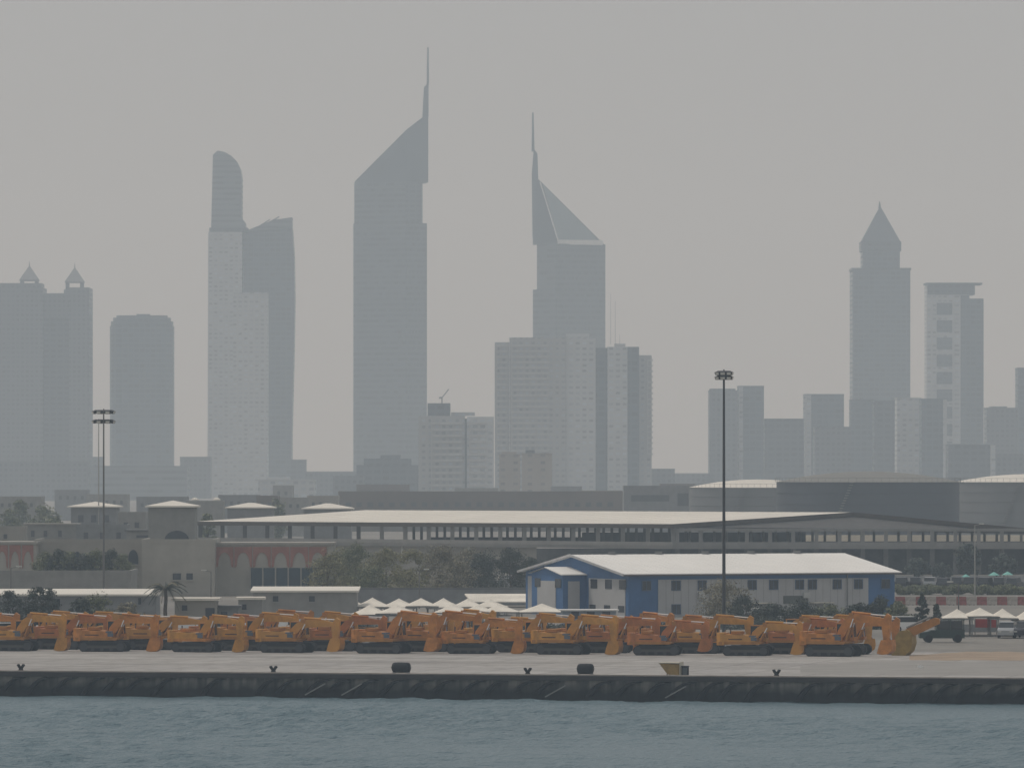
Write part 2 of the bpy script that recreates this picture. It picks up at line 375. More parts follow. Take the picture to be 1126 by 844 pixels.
# ------------------------------------------------------------------ excavators
def stadium(L, h, n=7):
    r = h/2; pts = []
    for k in range(n+1):
        a = -math.pi/2 + math.pi*k/n; pts.append((L/2-r+r*math.cos(a), r+r*math.sin(a)))
    for k in range(n+1):
        a = math.pi/2 + math.pi*k/n; pts.append((-L/2+r+r*math.cos(a), r+r*math.sin(a)))
    return pts
def make_excavator(name, orange, dull, lift=0., reach=0., bucket_z=0., mark=True):
    """origin under the slew ring, digging gear towards +x; lift raises the boom, reach stretches it"""
    t = thing(name, 'x', 'excavator', (0,0,0))
    for s in (-1, 1):
        yc = s*1.25
        m = MB(); m.prism_xz(stadium(4.7, .98), yc-.3, yc+.3); tr = m.build('track', rubber, t)
        m = MB()
        m.box(-1.9,1.9,yc-.28,yc+.28,.02,.985)
        for i in range(24):
            x = -1.95 + i*.17; m.box(x-.05, x+.05, yc-.33, yc+.33, .978, 1.02); m.box(x-.05, x+.05, yc-.33, yc+.33, -.0, .03)
        m.build('track_shoes', steel_d, tr)
        m = MB(); m.box(-1.5, 1.5, yc-.34 if s < 0 else yc+.302, yc-.302 if s < 0 else yc+.34, .36, .62); m.build('track_frame', mat('steel_mid',(.07,.065,.06)), tr)
        for i in range(5):
            x = -1.86 + i*.93; r = .40 if i in (0, 4) else .17
            m = MB(); yy = yc + s*.305; m.tube((x, yy, .49 if r > .2 else .24), (x, yy+s*.05, .49 if r > .2 else .24), r, r, 14); m.build('roller', steel_d, tr)
    m = MB(); m.box(-.9,.9,-.95,.95,.45,.85); m.tube((0,0,.85),(0,0,1.12),.75,.75,20); m.build('slew_ring', steel_d, t)
    # upper structure
    m = MB(); m.prism_xz([(-2.75,1.13),(1.35,1.13),(1.5,1.22),(1.5,1.40),(-2.75,1.40)], -1.42, 1.42); m.build('deck', dull, t)
    m = MB(); m.prism_xz([(-2.2,1.402),(1.0,1.402),(1.0,1.86),(.8,2.0),(-2.2,2.12)], -1.44, -.35)
    m.build('side_housing', orange, t)
    m = MB(); m.prism_xz([(-2.2,1.402),(.0,1.402),(.0,2.05),(-2.2,2.15)], -.345, 1.42); m.build('engine_bonnet', orange, t)
    m = MB(); m.prism_xy([(-2.21,-1.44),(-2.21,1.44),(-2.6,1.40),(-3.05,.95),(-3.15,0),(-3.05,-.95),(-2.6,-1.40)], 1.05, 2.28); m.build('counterweight', orange, t)
    m = MB(); m.box(-1.6,-.5,-.9,.6,2.13,2.42); m.build('air_intake', dull, t)
    m = MB(); m.tube((-1.9,.4,2.1),(-1.9,.4,2.75),.07,.07,8); m.build('exhaust_pipe', steel_d, t)
    if mark:
        m = MB(); m.box(-1.75,-.35,-1.452,-1.442,1.60,1.70); m.build('side_marking', mat('decal_dark',(.08,.045,.03)), t)
    m = MB(); m.box(.35,.95,-1.45,-.8,1.87,2.02); m.box(.55,1.15,-1.465,-1.445,1.5,1.86); m.build('tool_box', mat('paint_blue_grey',(.10,.12,.15),rough=.4), t)
    # cab on the left (far) side
    m = MB()
    for (a, b) in ((.1,.4),(1.75,.4),(.1,1.38),(1.75,1.38)): m.bar((a,b,1.4),(a if a < 1 else 1.6,b,2.95),.09)
    m.box(.02,1.8,.36,1.42,1.402,1.75); cb = m.build('cab', orange, t)
    m = MB(); m.box(0,1.75,.34,1.44,2.95,3.04); m.build('cab_roof', dull, cb)
    m = MB(); m.prism_xz([(.14,1.76),(1.7,1.76),(1.58,2.94),(.14,2.94)], .42, 1.36); m.build('window', carglass, cb)
    m = MB(); m.bar((-2.1,-1.38,2.5),(-.3,-1.38,2.5),.04)
    for x in (-2.1,-1.2,-.3): m.bar((x,-1.38,2.05),(x,-1.38,2.5),.04)
    m.build('handrail', dull, t)
    # boom
    px_, pz_ = 2.0+reach*.3, 3.35+lift; tx, tz = 4.75+reach, 3.0+lift*.75
    up = [(.25,1.75),(.45,2.35),(1.0,3.05+lift*.6),(px_-.35,pz_+.10),(px_+.15,pz_+.2),(tx-1,tz+.40),(tx+.15,tz+.22)]
    dn = [(tx+.15,tz-.2),(tx-1,tz-.22),(px_+.25,pz_-.55),(px_-.25,pz_-.68),(1.55,2.55+lift*.5),(1.1,1.9),(.85,1.65)]
    m = MB(); m.prism_xz(up+dn, -.26, .26); bo = m.build('boom', orange, t)
    m = MB(); m.box(px_-.5,px_-.1,-.35,.35,pz_-.12,pz_+.25); m.build('cylinder_bracket', dull, bo)
    chrome = mat('chrome_rod',(.75,.75,.74),rough=.15,var=.03,metal=.3)
    # stick cylinder along the boom's top
    sx, sz = tx+.35, tz+.42
    m = MB(); a = Vector((px_-.3,0,pz_+.32)); b = Vector((sx-.15,0,sz+.05)); mid = a.lerp(b,.55); m.tube(a,mid,.12,.12,10); m.build('stick_cylinder', orange, bo)
    m = MB(); m.tube(mid,b,.065,.065,8); m.build('stick_rod', chrome, bo)
    for s in (-1, 1):
        a = Vector((1.3,s*.42,1.5)); b = Vector((px_-.05,s*.36,pz_-.25)); mid = a.lerp(b,.6)
        m = MB(); m.tube(a,mid,.11,.11,10); m.build('boom_cylinder', dull, t)
        m = MB(); m.tube(mid,b,.06,.06,8); m.build('boom_rod', chrome, t)
    # stick hanging down to the bucket
    bz = 1.05+bucket_z
    m = MB(); m.prism_xz([(sx-.05,sz+.28),(sx+.32,sz+.05),(tx+.62,tz-.4),(tx+.50,bz),(tx+.0,bz),(tx-.22,tz-.3),(tx-.15,tz+.05)], -.2, .2); st = m.build('stick', orange, t)
    m = MB(); a = Vector((tx+.5,0,tz+.05)); b = Vector((tx+.5,0,bz+.45)); mid = a.lerp(b,.6); m.tube(a,mid,.09,.09,8); m.build('bucket_cylinder', dull, st)
    m = MB(); m.tube(mid,b,.05,.05,8); m.build('bucket_rod', chrome, st)
    m = MB(); m.bar((tx+.5,0,bz+.45),(tx+.55,0,bz-.05),.2,.1); m.bar((tx+.5,0,bz+.45),(tx+.2,0,bz+.2),.2,.1); m.build('link', dull, st)
    # bucket, mouth towards the machine
    o_ = [(.88,.3),(.95,-.25),(.86,-.75),(.55,-1.0),(-.05,-1.05),(-.50,-.95)]
    i_ = [(-.46,-.88),(-.03,-.97),(.5,-.93),(.78,-.70),(.86,-.25),(.78,.25)]
    bx = lambda P: [(tx+x, bz+z) for x, z in P]
    m = MB(); m.prism_xz(bx(o_+i_), -.62, .62); bk = m.build('bucket', orange, t)
    for s in (-1, 1):
        m = MB(); m.prism_xz(bx([(.86,.3),(.93,-.25),(.84,-.74),(.53,-.98),(-.05,-1.03),(-.50,-.93),(-.34,-.35),(-.1,.3)]), s*.622, s*.665); m.build('side_plate', orange, bk)
    for k in range(5):
        y = -.52+k*.26; m = MB(); m.prism_xz(bx([(-.40,-.95),(-.66,-.86),(-.40,-.86)]), y-.05, y+.05); m.build('tooth', steel_g, bk)
    m = MB(); m.box(tx+.0,tx+.55,-.25,.25,bz+.05,bz+.2); m.build('bucket_ear', dull, bk)
    return t
org  = mat('paint_orange', (.50,.195,.032), rough=.5, var=.32, scale=1.3)
orgd = mat('paint_orange_dusty', (.38,.165,.030), rough=.6, var=.2, scale=1.2)
org2 = mat('paint_amber', (.50,.235,.035), rough=.5, var=.30, scale=1.1)
org3 = mat('paint_orange_red', (.42,.145,.032), rough=.5, var=.30, scale=1.1)
protos = [make_excavator('excavator', org, orgd), make_excavator('excavator', org2, orgd, .12, .12),
          make_excavator('excavator', org3, orgd, -.15, -.1, .35), make_excavator('excavator', org, orgd, .38, .1, .2),
          make_excavator('excavator', mat('paint_orange_faded',(.52,.25,.045),rough=.6,var=.2), orgd, -.3, .15, .1), make_excavator('excavator', org2, org, .2, -.15, .0, False)]
used = [False]*6
def place_exc(px, back, v, label, yaw=0., sc=1.0, grp='orange excavators parked in rows on the apron'):
    px += rr.uniform(-3,3); p = rowpt(px, back)
    if not used[v]: o = protos[v]; used[v] = True
    else: o = copy_tree(protos[v])
    o.location = (p.x, p.y, GZ+.006); o.rotation_euler = (0,0,qyaw+yaw); o.scale = (sc,sc,sc)
    o['label'] = label; o['category'] = 'excavator'; o['group'] = grp
    return o
ords = ['first','second','third','fourth','fifth','sixth','seventh','eighth','ninth','tenth','eleventh','twelfth']
rr = random.Random(21)
front = [(-18,1),(83,0),(185,5),(285,4),(388,3),(487,0),(588,1),(688,2),(790,4),(882,3)]
for i, (px, v) in enumerate(front):
    place_exc(px+33, 66+rr.uniform(-.7,.7), v, 'orange tracked excavator with lowered bucket, %s from the left in the front row' % ords[i] if i < 9 else 'big orange excavator at the right end of the front row, its boom arched highest', R(rr.uniform(-9,6)), rr.uniform(.95,1.03) if i < 9 else 1.06)
back = [(-68,0),(33,2),(134,4),(236,1),(338,2),(436,3),(540,5),(636,2),(736,1),(836,2),(900,0)]
for i, (px, v) in enumerate(back):
    place_exc(px+33, 72.5, v, 'orange excavator of the second row, %s' % (
        ['cut off by the left picture edge','behind the gap after the first front machine','behind the gap after the second front machine','behind the gap after the third front machine','behind the gap after the fourth front machine','with the tall raised boom left of the middle','behind the gap after the sixth front machine','behind the gap after the seventh front machine','filling the gap left of the dark mast','behind the gap before the last front machine','seen under the boom of the last front machine'][i]), R(rr.uniform(-6,6)))
third = [(8,1),(110,4),(210,2),(312,5),(412,1),(515,4),(612,0),(705,0),(868,1)]
for i, (px, v) in enumerate(third):
    place_exc(px+30, 80+rr.uniform(-1,1), v, 'dusty orange excavator of the rearmost row, %s from the left, mostly hidden by nearer ones' % ords[i], R(rr.uniform(-10,10)), .97)
fourth = [(58,4),(262,0),(466,5),(664,0),(835,4)]
for i, (px, v) in enumerate(fourth):
    place_exc(px+26, 89+rr.uniform(-1,1), v, 'faded orange excavator behind the other rows, only its boom showing, %s from the left' % ords[i], R(rr.uniform(-25,25)), 1.0)
for i_, u_ in enumerate(used): assert u_
# yellow stick and bucket set down at the right end
p = rowpt(993, 70)
yel = mat('paint_yellow_dull', (.30,.20,.045), rough=.6, var=.3, scale=1.5)
t = thing('digging_arm', 'dull yellow digging arm and bucket set down right of the last excavator', 'excavator arm', (p.x,p.y,GZ), qyaw-.1)
m = MB(); m.prism_xz([(-.75,0),(.35,0),(.75,.35),(.95,1.0),(.9,1.7),(.55,2.1),(-.1,2.0),(-.5,1.5),(-.45,.8),(-.85,.3)], -.75, .75); bk = m.build('bucket', yel, t)
for k in range(4): m = MB(); m.box(-1.15,-.9,-.65+k*.38,-.5+k*.38,.05,.2); m.build('tooth', steel_g, bk)
m = MB(); m.prism_xz([(.1,1.5),(.3,2.15),(2.7,3.1),(3.1,3.0),(3.05,2.6),(.7,1.5)], -.22, .22); m.build('stick', orgd, t)
m = MB(); m.tube((.3,0,2.25),(2.3,0,3.15),.09,.09,8); m.build('cylinder', steel_g, t)
t.scale = (1.2,1.2,1.2)

# ------------------------------------------------------------------ vehicles
def make_car(name, paint, kind='car'):
    t = thing(name, 'x', 'car', (0,0,0))
    if kind == 'van': low = [(-2.4,.35),(2.35,.35),(2.4,.95),(1.9,1.15),(1.35,1.9),(1.1,2.05),(-2.3,2.05),(-2.4,1.9)]; H = 2.05
    elif kind == 'suv': low = [(-2.2,.35),(2.2,.35),(2.25,.85),(2.1,1.0),(1.1,1.12),(-2.15,1.12),(-2.25,.8)]; H = 1.75
    else: low = [(-2.15,.3),(2.15,.3),(2.2,.7),(2.0,.82),(1.0,.95),(-1.4,.98),(-2.1,.9),(-2.2,.6)]; H = 1.42
    m = MB(); m.prism_xz(low, -.87, .87); body = m.build('body', paint, t)
    if kind != 'van':
        b = low[4][1]
        m = MB(); m.prism_xz([(1.0,b),(.35,H-.06),(-1.2 if kind=='car' else -1.9,H-.06),(-1.75 if kind=='car' else -2.1,b)], -.78, .78); m.build('window', carglass, body)
        m = MB(); m.prism_xz([(.42,H-.058),(.3,H),(-1.15 if kind=='car' else -1.85,H),(-1.3 if kind=='car' else -2.0,H-.058)], -.74, .74); m.build('roof', paint, body)
    else:
        m = MB(); m.prism_xz([(1.86,1.2),(1.36,1.85),(.5,1.85),(.5,1.2)], -.885, .885); m.build('window', carglass, body)
    for x in (-1.35,1.35):
        for s in (-1,1):
            m = MB(); m.tube((x,s*.74,.34),(x,s*.90,.34),.34,.34,14); wh = m.build('wheel', rubber, t)
            m = MB(); m.tube((x,s*.90,.34),(x,s*.915,.34),.19,.19,10); m.build('rim', carsilver, wh)
    for s in (-.62,.62):
        m = MB(); z = low[2][1]-.12; m.box(low[2][0]-.02,low[2][0]+.02,s-.18,s+.18,z-.07,z+.07); m.build('headlight', lampglass, body)
    return t
cars = {}
def place_car(name, paint, kind, x, y, rz, label, cat, grp=None):
    k = (paint.name, kind)
    if k in cars: o = copy_tree(cars[k]); 
    else: o = make_car(name, paint, kind); cars[k] = o
    o.name = name; o.location = (x, y, GZ+.02); o.rotation_euler = (0,0,rz); o['label'] = label; o['category'] = cat
    if grp: o['group'] = grp
    elif 'group' in o: del o['group']
    return o
for i, (px, pt, kd, Y, rz, lb) in enumerate([
    (12, carwhite,'car',700,10,'white car parked behind the machines at the left edge'),
    (62, carwhite,'suv',702,0,'white off-roader parked behind the first machines, under the shrubs'),
    (172,carwhite,'car',700,-12,'white car parked behind the machines at the palm tree'),
    (216,carwhite,'suv',706,8,'white off-roader parked before the small flat-roofed hut'),
    (234,carsilver,'car',702,170,'silver car parked before the small flat-roofed hut'),
    (272,carwhite,'suv',712,0,'white off-roader parked right of the small flat-roofed hut'),
    (285,carwhite,'car',698,15,'white saloon nearest behind the machines, right of the hut'),
    (312,carwhite,'van',700,0,'white van parked behind the fourth front excavator'),
    (350,carsilver,'suv',705,0,'silver off-roader parked under the first white canopies'),
    (655,carsilver,'car',700,5,'silver car parked below the small cabin before the blue shed'),
    (700,carwhite,'suv',704,5,'white off-roader parked at the near corner of the blue shed'),
    (1000, carwhite,'suv',716,4,'white off-roader parked behind the yellow digging arm'),
    (1107,carsilver,'suv',690,262,'silver off-roader parked beside the right canopies'),
    (1127,cardark,'suv',690,255,'dark off-roader cut by the right picture edge'),
    (848,carwhite,'van',745,0,'white van parked before the grey shed wall, right of the tall mast')]):
    place_car({'car':'parked_car','suv':'off_roader','van':'van'}[kd], pt, kd, X(px,Y), Y, R(rz), lb, 'van' if kd=='van' else 'car')
rr = random.Random(5)
for i in range(9):
    px = 992+i*15.5; Y = 985+rr.uniform(-5,5)
    pt = [cardark, cardark, carsilver, cardark, cardark, cardark, cardark, cardark, cardark][i]
    place_car('parked_car', pt, 'suv', X(px,Y), Y, R(75+rr.uniform(-8,8)), '%s off-roader behind the green hedge, %s from the left of the parked line' % ({'car_paint_dark':'dark','car_paint_silver':'silver','paint_red':'red'}[pt.name], ords[i]), 'car', 'cars parked behind the hedge')

# dark green utility truck
Y = 672; t = thing('utility_truck', 'dark green flat-nosed utility truck parked before the right canopies', 'truck', (X(1038,Y),Y,GZ+.015), R(182))
m = MB(); m.prism_xz([(.9,.45),(2.6,.45),(2.65,1.0),(1.7,1.15),(1.4,1.3),(.9,1.3)], -.85,.85); m.build('bonnet', truckgreen, t)
m = MB()
for x in (-2.0,-.6,.85):
    for s in (-.85,.85): m.bar((x,s,1.0),(x,s,2.35),.09)
m.box(-2.1,.95,-.9,.9,2.35,2.45); m.build('cab_frame', truckgreen, t)
m = MB(); m.box(-2.1,.9,-.88,.88,.45,1.35); m.build('body', truckgreen, t)
m = MB(); m.box(-1.9,.75,-.80,.80,1.36,2.3); m.build('window', carglass, t)
m = MB(); m.box(-.2,.0,-.93,-.90,1.4,2.0); m.build('mirror', lampglass, t)
for x in (-1.4,1.7):
    for s in (-1,1): m = MB(); m.tube((x,s*.7,.42),(x,s*.95,.42),.42,.42,14); m.build('wheel', rubber, t)

# ------------------------------------------------------------------ fabric shade canopies
def canopy(px, pytop, w_px, Y, label, grp, hz=.9, h=None, mt=fabric, depth=None, teal=False):
    s = Y/F; w_ = w_px*s*rr.uniform(1.03,1.22); d = depth or w_; hz *= rr.uniform(.72,.95); px += rr.uniform(-1.5,1.5); zt = Z(pytop, Y)-GZ; ze = zt-hz
    t = thing('shade_canopy', label, 'canopy', (X(px,Y),Y,GZ), R(rr.uniform(-3,3)), grp)
    m = MB(); n = 10; vs = []
    for j in range(n+1):
        for i in range(n+1):
            u = -1+2*i/n; v = -1+2*j/n
            r = max(abs(u),abs(v)); e = math.hypot(u,v)/1.2
            vs.append((u*w_/2, v*d/2, ze + hz*(1-min(1,r*.55+e*.45))**1.25))
    fs = [(j*(n+1)+i, j*(n+1)+i+1, (j+1)*(n+1)+i+1, (j+1)*(n+1)+i) for j in range(n) for i in range(n)]
    nv = len(vs); vs += [(x,y,z-.05) for x,y,z in vs]; fs += [tuple(reversed([q+nv for q in f])) for f in fs]
    m.add(vs, fs); m.build('fabric', mt, t)
    m = MB()
    for a, b in (((-1,-1),(1,-1)),((1,-1),(1,1)),((1,1),(-1,1)),((-1,1),(-1,-1))): m.bar((a[0]*w_/2,a[1]*d/2,ze-.12),(b[0]*w_/2,b[1]*d/2,ze-.12),.12)
    m.build('frame', steel_g, t)
    for a in ((-1,-1),(1,-1),(1,1),(-1,1)):
        m = MB(); m.tube((a[0]*w_*.46,a[1]*d*.46,0),(a[0]*w_*.46,a[1]*d*.46,ze-.15),.07,.07,8); m.build('post', steel_g, t)
rr = random.Random(9)
G1 = 'white fabric canopies between the machines and the trees'
for i, (px, py) in enumerate([(352,658),(384,657),(411,656.5),(438,657.5),(463,657),(488,657),(514,657.5),(540,658.5)]):
    canopy(px, py, 33, 800, 'white peaked fabric canopy, %s from the left in the rear line' % ords[i], G1, 1.25, depth=9)
for i, (px, py) in enumerate([(408,664),(437,664.5),(497,662.5),(526,664),(551,663),(596,663)]):
    canopy(px, py, 38 if px!=596 else 50, 765, 'white peaked fabric canopy, %s from the left in the nearer line' % ords[i], G1, 1.3, depth=8)
for i, (px, py) in enumerate([(1052,669),(1077,667.5),(1102,668.5),(1128,669.5)]):
    canopy(px, py, 30, 700, 'cream peaked canopy on posts, %s from the left of the group at the right edge' % ords[i], 'cream canopies at the right edge', 1.15, depth=8)
teal = mat('fabric_teal',(.20,.50,.45))
for i, (px, py) in enumerate([(1062,631),(1093,628.5),(1108,628)]):
    t = thing('parasol', ['small teal parasol left of the thin lamp post by the hedge','larger teal parasol, middle one of three behind the hedge','teal parasol farthest right behind the hedge'][i], 'parasol', (X(px,1040),1040,GZ), 0, 'teal parasols behind the hedge')
    z = Z(py,1040)-GZ; m = MB(); m.tube((0,0,z-.55),(0,0,z),.95,.05,8); m.build('canopy', teal, t)
    m = MB(); m.tube((0,0,0),(0,0,z-.5),.04,.04,6); m.build('pole', steel_g, t)
# flat roofed canopy by the blue shed
Y = 850; t = thing('carport', 'long cream carport roof behind the peaked canopies, left of the blue shed', 'carport', (X(560,Y),Y,GZ), 0)
z1 = Z(653,Y)-GZ; z0 = Z(660,Y)-GZ; m = MB(); m.add([(-5,-4,z1-.9),(7,-4,z1-.9),(8,4,z1),(-6,4,z1),(-5,-4,z1-1.05),(7,-4,z1-1.05),(8,4,z1-.15),(-6,4,z1-.15)],[(0,1,2,3),(7,6,5,4),(0,4,5,1),(1,5,6,2),(2,6,7,3),(3,7,4,0)]); m.build('roof', fabric, t)
for x in (-4.5,6.5):
    for y in (-3.5,3.5): m = MB(); m.tube((x,y,0),(x,y,z1-1.0),.1,.1,8); m.build('post', steel_g, t)

# ------------------------------------------------------------------ blue and white shed
def shed():
    Yc = 790; th = R(25); cx = X(691, Yc)
    s = thing('warehouse', 'long blue and grey clad warehouse with a bright white gabled roof', 'warehouse', (cx, Yc, GZ), 0)
    W, Lg = 30.0, 37.5; ez = Z(630.5, Yc)-GZ; rz_ = ez + 2.15
    u = Vector((math.cos(th), math.sin(th)))      # along the long side, to the right and away
    v = Vector((-math.sin(th), math.cos(th)))     # along the gable, to the left and away
    P = lambda a, b, z=0, o=0: (u.x*a+v.x*b, u.y*a+v.y*b, z)
    def slab(a0,a1,b0,b1,z0,z1):                  # box in (along, across) coordinates
        return [P(a0,b0,z0),P(a1,b0,z0),P(a1,b1,z0),P(a0,b1,z0),P(a0,b0,z1),P(a1,b0,z1),P(a1,b1,z1),P(a0,b1,z1)]
    BF = [(3,2,1,0),(4,5,6,7),(0,1,5,4),(1,2,6,5),(2,3,7,6),(3,0,4,7)]
    def part(name, mt, boxes, parent=s):
        m = MB()
        for b in boxes: m.add(slab(*b), BF)
        return m.build(name, mt, parent)
    # core walls with gables
    m = MB()
    vs = [P(0,0),P(0,W),P(0,W,ez),P(0,W/2,rz_-.1),P(0,0,ez), P(Lg,0),P(Lg,W),P(Lg,W,ez),P(Lg,W/2,rz_-.1),P(Lg,0,ez)]
    m.add(vs, [(0,4,3,2,1),(5,6,7,8,9),(0,5,9,4),(1,2,7,6)]); m.build('wall', blue, s)
    # grey panel fields
    g1 = [(4.1, 33.7, -.08, -.005, .0, ez-.75)]
    pf = part('panel_field', panel, g1)
    part('wall_seam', mat('seam_grey',(.2,.2,.2)), [(4.1+i*1.05, 4.13+i*1.05, -.095, -.085, 0, ez-.75) for i in range(1,28)], pf)
    gs = [(.8, 11.2), (27.0,29.2)]
    for a, b in gs: part('panel_field', panel, [(-.08,-.005,a,b,0,ez-.7)])
    # downpipe
    part('downpipe', steel_g, [(30.6,30.72,-.22,-.10,0,ez-.3)])
    # roof slabs with overhang
    o = .8; ov = .5
    for sgn, nm in ((0,'roof_slope'),(1,'roof_slope')):
        b0 = -ov if sgn == 0 else W+ov; ze = ez - ov*2.15/(W/2) + .05
        m = MB(); vs = [P(-o,b0,ze),P(Lg+o,b0,ze),P(Lg+o,W/2,rz_+.05),P(-o,W/2,rz_+.05),P(-o,b0,ze-.18),P(Lg+o,b0,ze-.18),P(Lg+o,W/2,rz_-.10),P(-o,W/2,rz_-.10)]
        rf = m.add(vs, [(0,1,2,3),(7,6,5,4),(0,4,5,1),(1,5,6,2),(3,2,6,7),(0,3,7,4)]).build(nm, white, s)
        m = MB()
        for i in range(1, 37):                    # standing seams
            m.bar(P(i*1.02-o, b0, ze+.0), P(i*1.02-o, W/2, rz_+.05), .04, .05)
        m.build('roof_seam', white, rf)
    for i_v in range(5):
        a = 5+i_v*6.6; m = MB(); p_ = P(a, W/2, 0); m.box(p_[0]-.45,p_[0]+.45,p_[1]-.35,p_[1]+.35,rz_-.05,rz_+.38); m.build('roof_vent', steel_g, s)
    for a in (9.6, 24.3): part('air_unit', mat('unit_pale',(.5,.5,.48)), [(a,a+.9,-.55,-.1,ez-3.2,ez-2.5)])
    part('gutter', mat('gutter_brown',(.12,.10,.10)), [(-.8,Lg+.8,-.72,-.52,ez-.28,ez-.12)])
    m = MB(); m.bar(P(-.95,-.5,ez-.15),P(-.95,W/2,rz_-.02),.14,.28); m.bar(P(-.95,W+.5,ez-.15),P(-.95,W/2,rz_-.02),.14,.28); m.build('verge_trim', mat('trim_pale',(.45,.45,.45)), s)
    # windows
    def win_long(a, z, w_=1.35, h=1.25, dark=darkwin):
        fr = part('window', dark, [(a, a+w_, -.13, -.10, z, z+h)])
        part('window_frame', mat('frame_blue',(.08,.12,.2)), [(a-.08,a,-.16,-.09,z-.08,z+h+.08),(a+w_,a+w_+.08,-.16,-.09,z-.08,z+h+.08),(a,a+w_,-.16,-.09,z-.08,z),(a,a+w_,-.16,-.09,z+h,z+h+.08),(a+w_/2-.03,a+w_/2+.03,-.155,-.132,z,z+h)], fr)
    k = F/Yc*math.cos(th)
    for px in (737.5, 766.5, 822, 846, 875, 889.5, 917.5, 941.5): win_long((px-690)/k*1.012, ez-2.05, 1.12, 1.1)
    win_long(1.9, ez-2.05, 1.12, 1.1); win_long(35.6, ez-2.05, 1.12, 1.1)
    for a in (6.0,): win_long(a, ez-5.0, 1.12, 1.1)
    # billboard-like shade panel and awnings on the wall
    part('shutter', mat('shutter_dark',(.10,.11,.105)), [(21.6,25.0,-.16,-.09,ez-3.9,ez-2.9)])
    part('awning', mat('awning_cream',(.6,.56,.48)), [(16.5,19.4,-1.6,-.1,ez-3.85,ez-3.7),(25.3,28.2,-1.3,-.1,ez-3.85,ez-3.72)])
    def win_gable(b, z, w_=1.9, h=1.15):
        part('window', darkwin, [(-.13,-.10,b,b+w_,z,z+h)])
    for b in (1.4, 5.4, 9.6): win_gable(b-.9, ez-1.95); win_gable(b-.4, ez-4.8, 1.7, .8)
    # porch wing on the gable, with its own little roof
    pz = ez-.2
    m = MB(); a0 = -3.2
    vs = [P(a0,12.2),P(a0,21.4),P(a0,21.4,pz),P(a0,16.8,pz+.75),P(a0,12.2,pz),P(0,12.2),P(0,21.4),P(0,21.4,pz),P(0,16.8,pz+.75),P(0,12.2,pz)]
    m.add(vs,[(0,4,3,2,1),(0,5,9,4),(1,2,7,6),(2,3,8,7),(3,4,9,8)]); pw = m.build('porch', blue, s)
    m = MB(); m.add([P(a0-.4,11.8,pz-.02),P(0,11.8,pz-.02),P(0,16.8,pz+.85),P(a0-.4,16.8,pz+.85),P(a0-.4,11.8,pz-.15),P(0,11.8,pz-.15),P(0,16.8,pz+.76),P(a0-.4,16.8,pz+.76)],[(0,1,2,3),(7,6,5,4),(0,4,5,1),(3,7,4,0)]); m.build('roof', white, pw)
    m = MB(); m.add([P(a0-.4,21.8,pz-.02),P(0,21.8,pz-.02),P(0,16.8,pz+.85),P(a0-.4,16.8,pz+.85)],[(3,2,1,0)]); m.build('roof', white, pw)
    part('panel_field', panel, [(a0-.08,a0-.005,14.2,19.6,0,pz-.9)], pw)
    part('panel_field', panel, [(a0+.7,a0+2.3,12.12,12.195,0,pz-.9)], pw)
    part('window', darkwin, [(a0-.12,a0-.085,18.6,20.3,pz-1.7,pz-.6)], pw)
    part('window', darkwin, [(a0-.12,a0-.085,12.6,14.3,pz-1.7,pz-.6)], pw)
shed()
# small cabin in front of the shed
Y = 735; t = thing('cabin', 'small pale blue cabin with a white flat roof before the blue warehouse', 'cabin', (X(648,Y),Y,GZ), R(4))
h = Z(671,Y)-GZ; m = MB(); m.box(-3.2,3.0,-1.3,1.3,0,h); m.build('wall', mat('cabin_blue_grey',(.24,.28,.33)), t)
m = MB(); m.box(-3.5,3.3,-1.6,1.6,h+.003,h+.16); m.build('roof', white, t)
for x in (-2.2,-.4,1.4): m = MB(); m.box(x,x+.9,-1.33,-1.303,1.1,1.9); m.build('window', darkwin, t)

